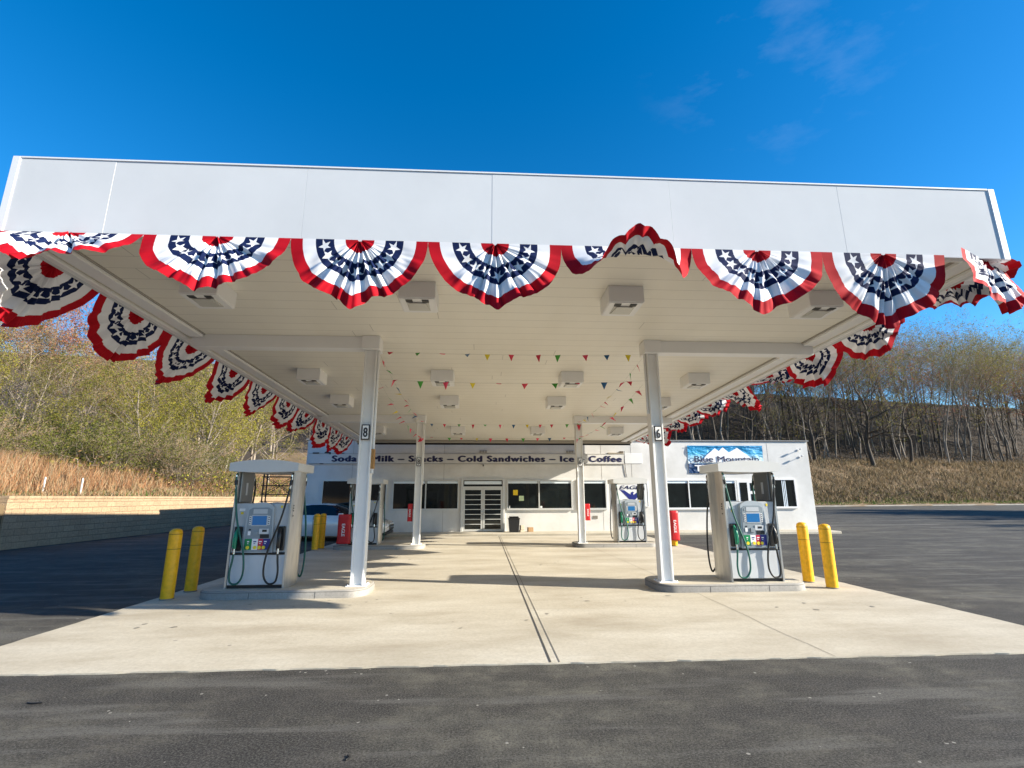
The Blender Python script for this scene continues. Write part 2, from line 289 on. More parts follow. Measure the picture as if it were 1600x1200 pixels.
# ------------------------------------------------------------------ mesh helpers
class MB:
    """collects shapes into ONE mesh object; several materials allowed"""
    def __init__(s): s.v = []; s.f = []; s.mi = []; s.ms = []; s.sm = []
    def _m(s, m):
        m = MATS[m] if isinstance(m, str) else m
        if m not in s.ms: s.ms.append(m)
        return s.ms.index(m)
    def add(s, vs, fs, m, smooth=False):
        o = len(s.v); s.v += [tuple(v) for v in vs]; k = s._m(m)
        for f in fs: s.f.append(tuple(i + o for i in f)); s.mi.append(k); s.sm.append(smooth)
        return s
    def box(s, x0, x1, y0, y1, z0, z1, m, b=0.0):
        if b <= 0:
            v = [(x, y, z) for z in (z0, z1) for y in (y0, y1) for x in (x0, x1)]
            f = [(0, 2, 3, 1), (4, 5, 7, 6), (0, 1, 5, 4), (2, 6, 7, 3), (0, 4, 6, 2), (1, 3, 7, 5)]
            return s.add(v, f, m)
        b = min(b, (x1 - x0) * .45, (y1 - y0) * .45, (z1 - z0) * .45)
        # chamfered box: octagonal plan, chamfered top and bottom
        def ring(z, i):
            a, c, d, e = x0 + i, x1 - i, y0 + i, y1 - i
            return [(a + b, d, z), (c - b, d, z), (c, d + b, z), (c, e - b, z), (c - b, e, z), (a + b, e, z), (a, e - b, z), (a, d + b, z)]
        rs = [ring(z0, b * .7), ring(z0 + b, 0), ring(z1 - b, 0), ring(z1, b * .7)]
        v = sum(rs, []); f = [tuple(range(7, -1, -1)), tuple(range(24, 32))]
        for q in range(3):
            for i in range(8): j = (i + 1) % 8; f.append((q * 8 + i, q * 8 + j, q * 8 + 8 + j, q * 8 + 8 + i))
        return s.add(v, f, m)
    def prism(s, pts, axis, a, b, m, smooth=False):
        """pts: 2D outline; extruded along axis from a to b"""
        def P(p, t):
            return {'x': (t, p[0], p[1]), 'y': (p[0], t, p[1]), 'z': (p[0], p[1], t)}[axis]
        n = len(pts); v = [P(p, a) for p in pts] + [P(p, b) for p in pts]
        f = [tuple(range(n)), tuple(range(2 * n - 1, n - 1, -1))]
        s.add(v, f, m); s.add(v, [(i, i + n, (i + 1) % n + n, (i + 1) % n) for i in range(n)], m, smooth)
        return s
    def tube(s, pts, r, m, n=10, cap=True, radii=None):
        pts = [Vector(p) for p in pts]; V = []; up = Vector((0, 0, 1)); prev = None
        for i, p in enumerate(pts):
            d = (pts[min(i + 1, len(pts) - 1)] - pts[max(i - 1, 0)]).normalized()
            if prev is None: a = d.cross(up if abs(d.z) < .9 else Vector((1, 0, 0))).normalized()
            else: a = (prev - d * prev.dot(d)).normalized()
            prev = a; b = d.cross(a); q = radii[i] if radii else r
            for k in range(n): t = 2 * math.pi * k / n; V.append(p + (a * math.cos(t) + b * math.sin(t)) * q)
        F = [(i * n + k, i * n + (k + 1) % n, (i + 1) * n + (k + 1) % n, (i + 1) * n + k) for i in range(len(pts) - 1) for k in range(n)]
        s.add(V, F, m, True)
        if cap: s.add(V[:n], [tuple(range(n - 1, -1, -1))], m); s.add(V[-n:], [tuple(range(n))], m)
        return s
    def lathe(s, prof, cx, cy, m, n=28):
        V = [(cx + r * math.cos(2 * math.pi * k / n), cy + r * math.sin(2 * math.pi * k / n), z) for r, z in prof for k in range(n)]
        F = [(i * n + k, i * n + (k + 1) % n, (i + 1) * n + (k + 1) % n, (i + 1) * n + k) for i in range(len(prof) - 1) for k in range(n)]
        return s.add(V, F, m, True)
    def build(s, name, parent=None, loc=(0, 0, 0), xf=None):
        me = bpy.data.meshes.new(name); vs = s.v
        if xf: vs = [xf(v) for v in vs]
        me.from_pydata(vs, [], s.f)
        for m_ in s.ms: me.materials.append(m_)
        me.polygons.foreach_set('material_index', s.mi); me.polygons.foreach_set('use_smooth', s.sm)
        me.update(); o = bpy.data.objects.new(name, me); C.objects.link(o); o.location = loc
        if parent: o.parent = parent
        return o

def tag(o, label, cat, group=None):
    o['label'] = label; o['category'] = cat
    if group: o['group'] = group
    return o
def thing(name, label, cat, loc=(0, 0, 0), rz=0, group=None):
    o = bpy.data.objects.new(name, None); C.objects.link(o); o.location = loc; o.rotation_euler = (0, 0, rz); o.empty_display_size = 0.2
    return tag(o, label, cat, group)
def struct(o): o['kind'] = 'structure'; return o
def stuff(o, label, cat): o['kind'] = 'stuff'; return tag(o, label, cat)
def copy_tree(o, parent=None):
    c = o.copy(); C.objects.link(c); c.parent = parent
    for ch in [x for x in bpy.data.objects if x.parent == o]: copy_tree(ch, c)
    return c
def npmesh(name, V, F, mats, mi=None, parent=None, smooth=False):
    """V (n,3) array; F list of arrays of equal width each"""
    me = bpy.data.meshes.new(name); V = np.asarray(V, np.float32)
    me.vertices.add(len(V)); me.vertices.foreach_set('co', V.ravel())
    Fs = [np.asarray(f, np.int32) for f in F if len(f)]
    loops = np.concatenate([f.ravel() for f in Fs]); tot = np.concatenate([np.full(len(f), f.shape[1], np.int32) for f in Fs])
    st = np.concatenate([[0], np.cumsum(tot)[:-1]]).astype(np.int32)
    me.loops.add(len(loops)); me.loops.foreach_set('vertex_index', loops)
    me.polygons.add(len(tot)); me.polygons.foreach_set('loop_start', st); me.polygons.foreach_set('loop_total', tot)
    for m_ in mats: me.materials.append(MATS[m_])
    if mi is not None: me.polygons.foreach_set('material_index', np.concatenate([np.full(len(f), k, np.int32) for f, k in zip([f for f in F if len(f)], [k for f, k in zip(F, mi) if len(f)])]))
    if smooth: me.polygons.foreach_set('use_smooth', np.ones(len(tot), bool))
    me.update(calc_edges=True); me.validate()
    o = bpy.data.objects.new(name, me); C.objects.link(o)
    if parent: o.parent = parent
    return o

def lettering(text, name, parent, loc, height, m, width=None, rot=(math.pi / 2, 0, 0), bold=0.0, shear=0.0, spacing=1.0, depth=0.004):
    """writing as a flat raised mesh; loc = lower left corner of the text"""
    cu = bpy.data.curves.new('text', 'FONT'); cu.body = text; cu.size = 1.0;  cu.shear = shear; cu.space_character = spacing
    cu.extrude = 0.0; cu.resolution_u = 6
    to = bpy.data.objects.new('text', cu); C.objects.link(to)
    dg = bpy.context.evaluated_depsgraph_get(); dg.update()
    me = bpy.data.meshes.new_from_object(to.evaluated_get(dg)); bpy.data.objects.remove(to)
    n = len(me.vertices); co = np.zeros(n * 3); me.vertices.foreach_get('co', co); co = co.reshape(-1, 3)
    cap = 0.72; sy = height / cap; x0, x1 = co[:, 0].min(), co[:, 0].max(); sx = (width / (x1 - x0)) if width else sy
    co[:, 0] = (co[:, 0] - x0) * sx; co[:, 1] *= sy; co[:, 2] = depth
    if bold:                                             # heavy strokes: the flat glyphs again, shifted by a stroke and each a hair prouder
        F0 = [tuple(p.vertices) for p in me.polygons]; Vb = []; Fb = []
        for q, (a_, c_) in enumerate(((-1, 0), (1, 0), (0, -.5), (0, .5), (0, 0), (-.5, 0), (.5, 0))):
            o_ = len(Vb); Vb += [(v[0] + a_ * bold * sx, v[1] + c_ * bold * sy, v[2] + q * .0003) for v in co]; Fb += [tuple(i + o_ for i in f) for f in F0]
        me = bpy.data.meshes.new(name); me.from_pydata(Vb, [], Fb)
    else: me.vertices.foreach_set('co', co.ravel())
    me.materials.clear(); me.materials.append(MATS[m]); me.update()
    o = bpy.data.objects.new(name, me); C.objects.link(o); o.location = loc; o.rotation_euler = rot
    if parent: o.parent = parent
    return o

# ------------------------------------------------------------------ terrain, lot, forecourt
def sstep(a, b, x): t = np.clip((x - a) / (b - a), 0, 1); return t * t * (3 - 2 * t)
LA = np.array([-14.3, 62.0]); LB = np.array([118.0, 88.0]); LD = (LB - LA) / np.linalg.norm(LB - LA); LN = np.array([-LD[1], LD[0]])
def back_s(x, y): return (x - LA[0]) * LN[0] + (y - LA[1]) * LN[1]
def rng_noise(x, y, s=0):
    return (np.sin(x * .31 + s) * np.cos(y * .27 - s) + .5 * np.sin(x * .83 + y * .6 + s * 2) + .3 * np.sin(x * 1.7 - y * 1.3 + s))
def height(x, y):
    x = np.asarray(x, float); y = np.asarray(y, float)
    dx = -14.45 - x
    hl = np.where(dx > 0, 1.42 + 0.10 * np.minimum(dx, 16) + 0.34 * np.clip(dx - 13, 0, 70), -0.6)
    hl = hl * sstep(-60, -8, y) - (1 - sstep(-60, -8, y)) * 0.0
    s = back_s(x, y)
    hb = np.where(s > 0, 0.25 + 0.36 * np.minimum(s, 20) + 0.26 * np.clip(s - 18, 0, 20) + 0.66 * np.clip(s - 38, 0, 34), -0.6)
    r = np.hypot(x, y)
    hs_ = np.where(y < -70, 0.07 * (-70 - y), -0.6)
    he = np.where(x > 290, 0.05 * (x - 290), -0.6)
    h = np.maximum(np.maximum(hl, hb), np.maximum(hs_, he))
    return h + np.where(h > 0.2, 0.13 * rng_noise(x * .8, y * .8), 0) * np.clip(h, 0, 1)
def terrain():
    xs = np.unique(np.concatenate([np.linspace(-600, -90, 18), np.arange(-90, -14.6, 2.2), [-14.46, -14.44], np.arange(-12, 290, 3.4), np.linspace(290, 800, 12)]))
    ys = np.unique(np.concatenate([np.linspace(-600, -70, 14), np.arange(-70, 30, 4), np.arange(30, 190, 2.6), np.linspace(190, 900, 16)]))
    X, Y = np.meshgrid(xs, ys); Z = height(X, Y); V = np.stack([X.ravel(), Y.ravel(), Z.ravel()], 1)
    nx, ny = len(xs), len(ys); i = np.arange(nx - 1); j = np.arange(ny - 1); I, J = np.meshgrid(i, j); a = (J * nx + I).ravel()
    F = np.stack([a, a + 1, a + nx + 1, a + nx], 1)
    cx = X.ravel()[a]; cy = Y.ravel()[a]; s = back_s(cx, cy)
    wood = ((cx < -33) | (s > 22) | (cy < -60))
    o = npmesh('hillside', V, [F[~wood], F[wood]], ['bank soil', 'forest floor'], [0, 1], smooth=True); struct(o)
terrain()
# asphalt sheet of the lot, edge along the foot of the banks
a = MB(); e1 = LA + LD * 0; e2 = LA + LD * 230
a.add([(-14.4, -72, 0), (270, -72, 0), (270, 118.2, 0), (-14.4, 62.3, 0)], [(0, 1, 2, 3)], 'asphalt')
struct(a.build('parking_lot'))
def edge_kerb():
    b = MB(); n = 90; P = [LA + LD * (i * 3.4) for i in range(n)]
    for i in range(n - 1):
        p, q = P[i] - LN * .2, P[i + 1] - LN * .2; r_, t_ = P[i] + LN * .3, P[i + 1] + LN * .3
        h0 = .16
        b.add([(p[0], p[1], -.1), (q[0], q[1], -.1), (q[0], q[1], h0), (p[0], p[1], h0), (r_[0], r_[1], h0), (t_[0], t_[1], h0)], [(0, 1, 2, 3), (3, 2, 5, 4)], 'kerb concrete')
    struct(b.build('kerb'))
edge_kerb()
# faint old parking lines
b = MB()
for x0, y0, x1, y1, w_ in ((17, 26, 25, 26.6, .12), (22.5, 30.5, 27, 30.9, .12), (22, 24, 30, 24.3, .1), (28, 44, 42, 46, .14), (34, 52, 56, 56, .14)):
    b.add([(x0, y0, .004), (x1, y1, .004), (x1, y1 + w_, .004), (x0, y0 + w_, .004)], [(0, 1, 2, 3)], 'kerb concrete')
struct(b.build('painted_line'))
# forecourt slab with its joints and slightly worn edge
def slab():
    rd = random.Random(4); top = []
    x0, x1, y0, y1 = -4.985, 6.385, 4.99, 20.45
    N = 90
    for i in range(N): top.append((x0 + (x1 - x0) * i / N, y0 + rd.uniform(-.012, .012)))
    for i in range(N): top.append((x1 + rd.uniform(-.012, .012), y0 + (y1 - y0) * i / N))
    for i in range(N): top.append((x1 - (x1 - x0) * i / N, y1))
    for i in range(N): top.append((x0 + rd.uniform(-.012, .012), y1 - (y1 - y0) * i / N))
    b = MB(); b.prism(top, 'z', -.1, .012, 'concrete'); struct(b.build('concrete_forecourt'))
    j = MB()
    def strip(pts, w_, m):
        for (ax, ay), (bx, by) in zip(pts[:-1], pts[1:]):
            d = Vector((bx - ax, by - ay)).normalized(); n_ = Vector((-d.y, d.x)) * w_ / 2
            j.add([(ax + n_.x, ay + n_.y, .0155), (ax - n_.x, ay - n_.y, .0155), (bx - n_.x, by - n_.y, .0155), (bx + n_.x, by + n_.y, .0155)], [(0, 1, 2, 3)], m)
    strip([(.64, 5), (.64, 20.4)], .018, 'joint'); strip([(.725, 5), (.70, 20.4)], .010, 'joint pale')
    rd2 = random.Random(2)
    strip([(3.36 + .05 * rd2.uniform(-1, 1) * .3 + .006 * i, 4.99 + i * .4) for i in range(9)], .007, 'joint pale')
    strip([(3.4, 9.3), (3.36, 15.4)], .007, 'joint pale'); strip([(-2.2, 9.3), (-2.2, 15.4)], .005, 'joint pale')
    struct(j.build('slab_joint'))
    q = MB(); rd3 = random.Random(12)
    for cx, cy, n_ in ((-2.6, 7.75, 7), (2.2, 7.9, 6), (1.6, 11.6, 5), (-1.0, 12.5, 5), (4.6, 7.2, 5), (0.2, 6.6, 4), (-3.6, 6.5, 4)):
        for _ in range(n_):
            x, y, rr_ = cx + rd3.gauss(0, .5), cy + rd3.gauss(0, .35), rd3.uniform(.012, .04); ks = [rd3.uniform(.6, 1.2) for _ in range(9)]
            q.add([(x + rr_ * ks[k] * math.cos(k * .698), y + rr_ * ks[k] * math.sin(k * .698), .0162) for k in range(9)], [tuple(range(9))], 'oil spot')
    struct(q.build('oil_spots'))
slab()
# pavement along the shop front
b = MB(); b.box(-7.9, 14.9, 20.55, 21.85, -.05, .10, 'concrete', .02); struct(b.build('pavement'))

# ------------------------------------------------------------------ shop
YF = 21.79
def shop():
    t = thing('store_building', 'long white single-storey shop with a flat roof and dark windows behind the pump canopy', 'building', (0, YF, 0))
    b = MB(); b.box(-7.55, 14.745, 0, 13, -.1, 3.94, 'painted wall', .015)
    b.build('wall', t)
    b = MB(); b.box(-7.62, 14.815, -.05, 13.05, 3.955, 4.0, 'roof grey'); b.build('roof', t)
    b = MB()
    for x in (-5.6, -1.7, 5.2, 6.55, 12.83): b = MB(); b.box(x, x + .012, -.004, 0, .12, 3.9, 'wall groove'); b.build('expansion_joint', t)
    # raised lettering board
    b = MB(); b.box(-7.45, 6.24, -.03, .0, 2.94, 3.36, 'painted wall', .006); b.box(6.26, 7.05, -.02, 0, 2.95, 3.40, 'sign white', .006)
    b.box(-7.45, 6.24, -.045, -.0295, 2.925, 2.945, 'wall groove'); b.box(-7.45, 6.24, -.04, -.0295, 3.36, 3.372, 'wall groove')
    b.build('fascia_board', t)
    lettering('Soda \u2013 Milk \u2013 Snacks \u2013 Cold Sandwiches \u2013 Ice \u2013 Coffee', 'lettering', t, (-6.46, -.034, 3.03), .255, 'navy lettering', width=12.56, bold=.072, spacing=1.16)
    def window(x0, x1, z0, z1, mull=(), white=False, reflection_strip=True, curtain=False):
        fm = 'window frame white' if white else 'window frame'
        f = MB(); w_ = .05
        f.box(x0, x1, -.06, .0, z1 - w_, z1, fm); f.box(x0, x1, -.075, .0, z0 - .03, z0 + w_, fm)
        for xm in [x0, x1 - w_] + [m_ - w_ / 2 for m_ in mull]: f.box(xm, xm + w_, -.058, .0, z0 + w_, z1 - w_, fm)
        fo = f.build('window', t)
        g_ = MB(); g_.box(x0 + .02, x1 - .02, -.022, -.002, z0 + .02, z1 - .02, 'dark glass'); g_.build('pane', fo)
        if reflection_strip:
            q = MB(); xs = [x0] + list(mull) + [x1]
            for p0, p1 in zip(xs[:-1], xs[1:]): q.box(p0 + .05, p1 - .05, -.028, -.0225, z1 - .155, z1 - .06, 'reflection_strip')  # pale strip before each pane stands for the bright reflection at its top
            q.build('reflection_strip', fo)
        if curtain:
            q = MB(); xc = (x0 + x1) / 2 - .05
            for k in range(3): q.box(xc + k * .07, xc + k * .07 + .035, -.027, -.0225, z0 + .05, z1 - .05, 'reflection_strip')
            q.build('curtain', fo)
        return fo
    window(-6.80, -4.08, 1.0, 2.25, (), reflection_strip=False)
    window(-3.85, -1.03, 1.0, 2.25, (-2.44,))
    w3 = window(1.03, 3.87, 1.0, 2.25, (2.42,))
    window(4.06, 5.38, 1.0, 2.25)
    window(8.02, 11.2, 1.0, 2.25, (9.05, 10.05), True)
    window(12.80, 13.93, 1.03, 2.28, (), True, False, True)
    for x0, x1, z0, z1, m_ in ((1.30, 1.50, 1.60, 1.82, 'paper yellow'), (1.55, 1.76, 1.36, 1.57, 'paper green'), (2.47, 2.55, 1.06, 1.14, 'paper white'), (1.12, 1.17, 1.06, 1.16, 'paper white')):
        p = MB(); p.box(x0, x1, -.032, -.024, z0, z1, m_); p.build('notice', w3)
    # glazed side door at the right window group
    d = MB(); d.box(11.25, 12.25, -.05, 0, .12, 2.24, 'window frame white'); do = d.build('side_door', t)
    d = MB(); d.box(11.36, 11.70, -.058, -.05, 1.0, 2.12, 'dark glass'); d.box(11.84, 12.12, -.058, -.05, .9, 1.62, 'dark glass'); d.box(11.84, 12.12, -.058, -.05, 1.76, 2.1, 'dark glass'); d.build('pane', do)
    # entrance: surround, transom and two leaves with bars
    s_ = MB(); s_.box(-.94, -.84, -.09, 0, .1, 2.29, 'window frame', .008); s_.box(.84, .94, -.09, 0, .1, 2.29, 'window frame', .008); s_.box(-.84, .84, -.09, 0, 2.23, 2.29, 'window frame'); s_.box(-.84, .84, -.075, 0, 1.90, 1.97, 'window frame')
    fr_ = s_.build('door_frame', t)
    q = MB(); q.box(-.84, .84, -.03, -.002, 1.97, 2.23, 'dark glass'); q.box(-.8, .8, -.037, -.031, 2.06, 2.19, 'reflection_strip'); q.build('transom', fr_)  # pale strip on the transom glass is a painted reflection too
    for sgn in (-1, 1):
        xa, xb = (-.835, -.012) if sgn < 0 else (.012, .835)
        l = MB(); l.box(xa, xa + .07, -.07, -.02, .12, 1.895, 'window frame'); l.box(xb - .07, xb, -.07, -.02, .12, 1.895, 'window frame')
        l.box(xa + .07, xb - .07, -.07, -.02, 1.82, 1.895, 'window frame'); l.box(xa + .07, xb - .07, -.07, -.02, .12, .2, 'window frame')
        lo = l.build('door', t)
        l = MB()
        for k in range(1, 8): z = .2 + k * (1.62 / 8); l.box(xa + .07, xb - .07, -.075, -.055, z - .014, z + .014, 'window frame')
        l.build('bar', lo)
        l = MB(); l.box(xa + .07, xb - .07, -.045, -.03, .2, 1.82, 'dark glass'); l.build('pane', lo)
        l = MB(); xh = xb - .035 if sgn < 0 else xa + .035; l.box(xh - .02, xh + .02, -.11, -.07, .78, .92, 'chrome', .008); l.box(xh - .012, xh + .012, -.1, -.07, .96, 1.02, 'chrome'); l.build('handle', lo)
    # remnants of old mountings
    b = MB()
    for x, z, w_, h in ((-7.3, 3.36, .26, .05), (-6.8, 3.38, .22, .05), (-6.6, 3.33, .05, .09), (-6.1, 3.36, .12, .03), (-6.98, 2.92, .16, .03)): b.box(x, x + w_, -.05, -.0, z, z + h, 'steel black')
    b.box(5.52, 6.2, -.05, -.001, 3.385, 3.43, 'stone beige'); b.box(6.05, 6.2, -.06, -.001, 3.43, 3.49, 'bramble')
    b.tube([(6.255, -.02, 3.5), (6.25, -.03, 3.1), (6.27, -.02, 2.6), (6.33, -.02, 2.3)], .012, 'black rubber', 6); b.build('old_bracket', t)
    b = MB(); b.box(4.75, 4.95, -.02, 0, .60, .72, 'joint pale'); b.build('outlet_box', t)
    return t
shop()
def wall_vents(x, lab):
    t = thing('wall_vent', lab, 'vent', (x, YF, 3.42), 0, 'vents above the shop lettering')
    for k in range(3): b = MB(); b.box(-.17 + k * .12, -.08 + k * .12, -.06, 0, 0, .09, 'wall groove', .01); b.build('vent_block', t)
wall_vents(0.0, 'row of three small tan vents on the shop wall above the entrance'); wall_vents(3.82, 'row of three small tan vents on the shop wall above the word Ice')
t = thing('security_camera', 'small dark camera on the shop wall over the entrance doors', 'camera', (0, YF, 2.86))
b = MB(); b.box(-.03, .03, -.06, 0, 0, .06, 'window frame white', .01); b.build('mount', t)
b = MB(); b.tube([(0, -.05, .02), (0, -.16, -.02)], .03, 'black plastic', 12); b.build('camera_body', t)
for x, z, lab in ((14.28, 3.56, 'upper white floodlight near the right corner of the shop wall'), (14.32, 3.25, 'lower white floodlight near the right corner of the shop wall')):
    t = thing('wall_floodlight', lab, 'floodlight', (x, YF, z), 0, 'floodlights on the shop corner')
    b = MB(); b.box(-.04, .04, -.04, 0, -.04, .04, 'sign white', .01); b.build('mount', t)
    b = MB(); b.tube([(0, -.03, 0), (0, -.16, .01)], .014, 'sign white', 8); b.lathe([(0, .0), (.03, .0), (.055, .05), (.055, .06), (0, .065)], 0, -.18, 'sign white', 14); b.build('lamp_head', t)
# mountain banner
t = thing('printed_banner', 'blue vinyl banner with white mountains reading Blue Mountain on the right part of the shop', 'banner', (9.13, YF - .02, 2.53))
b = MB(); W_, H_ = 3.47, 1.22
nx_g, nz_g = 40, 14; rd = random.Random(9); V = []; F = []
for j in range(nz_g + 1):
    for i in range(nx_g + 1):
        u, v_ = i / nx_g, j / nz_g
        V.append((u * W_, -.012 - .010 * math.sin(u * 31 + v_ * 9) * math.sin(math.pi * v_) - .012 * math.sin(u * 13 - v_ * 14), v_ * H_))
for j in range(nz_g):
    for i in range(nx_g): a0 = j * (nx_g + 1) + i; F.append((a0, a0 + 1, a0 + nx_g + 2, a0 + nx_g + 1))
b.add(V, F, 'banner print', True); b.build('cloth', t)
b = MB()
for pts, mm_ in (([(.55, .47), (.85, .80), (1.25, 1.10), (1.42, .98), (1.62, 1.14), (1.88, .92), (2.28, 1.12), (2.75, .78), (3.1, .47)], 'white lettering'),
                 ):
    b.add([(x, -.048 if mm_[0] == 'w' else -.053, z) for x, z in pts], [tuple(range(len(pts)))], mm_)
b.box(0, W_, -.041, -.039, H_ - .03, H_, 'banner light blue'); b.build('mountain_print', t)
lettering('Blue Mountain', 'lettering', t, (.27, -.062, .50), .26, 'navy lettering', width=2.95, bold=.018)
lettering('TRA', 'lettering', t, (.27, -.062, .08), .28, 'white lettering', width=.95, bold=.04)
# wall sign with eagle
t = thing('eagle_sign', 'white wall sign with a dark blue eagle beside the rear right pump', 'sign', (5.72, YF - .01, 1.08))
b = MB(); b.box(0, 1.50, -.05, 0, 0, 1.11, 'sign white', .01); b.build('board', t)
b = MB(); b.box(1.36, 1.47, -.056, -.05, .98, .995, 'black lettering'); b.box(1.455, 1.47, -.056, -.05, .04, .98, 'black lettering'); b.build('frame_line', t)
lettering('EAGLE', 'lettering', t, (.22, -.054, .76), .16, 'navy lettering', width=1.12, bold=.03, shear=.35)
b = MB()
for s_ in (-1, 1):
    for k in range(7):
        z0 = .74 - k * .055; ln_ = .56 - k * .055
        P = [(.78 + s_ * .04, .50 - k * .028), (.78 + s_ * ln_ * .6, z0 - .03), (.78 + s_ * ln_, z0), (.78 + s_ * (ln_ - .05), z0 - .045), (.78 + s_ * ln_ * .55, z0 - .085), (.78 + s_ * .04, .465 - k * .028)]
        b.add([(x, -.054 - k * .0003, z) for x, z in P], [tuple(range(6))], 'fuel blue')
b.add([(x, -.058, z) for x, z in [(.70, .50), (.73, .62), (.80, .66), (.87, .61), (.82, .59), (.85, .45), (.92, .24), (.84, .28), (.78, .20), (.72, .28), (.64, .24), (.71, .42)]], [tuple(range(12))], 'fuel blue'); b.build('eagle_emblem', t)

# bin and oddments by the door
t = thing('trash_bin', 'black lidded rubbish bin right of the shop entrance doors', 'bin', (1.30, 21.35, .10))
b = MB(); b.prism([(-.19, 0), (.19, 0), (.23, .52), (-.23, .52)], 'y', -.2, .2, 'black plastic'); b.build('bin_body', t)
b = MB(); b.box(-.25, .25, -.22, .22, .52, .57, 'black plastic', .02); b.box(-.2, .2, -.18, .18, .57, .63, 'black plastic', .04); b.build('lid', t)
t = thing('concrete_block', 'pale concrete block leaning beside the black bin', 'block', (1.62, 21.28, .10), .3)
b = MB(); b.box(-.09, .09, -.08, .08, 0, .09, 'stone beige', .01); b.box(-.07, .09, -.08, .07, .093, .28, 'stone beige', .015); b.build('block_body', t)
t = thing('cardboard_box', 'small brown carton on the pavement right of the black bin', 'box', (2.0, 21.5, .10), .2)
b = MB(); b.box(-.11, .11, -.1, .1, 0, .18, 'cardboard', .004); b.build('carton', t)
b = MB(); b.box(-.11, .11, -.02, .02, .181, .184, 'stone beige'); b.build('tape', t)

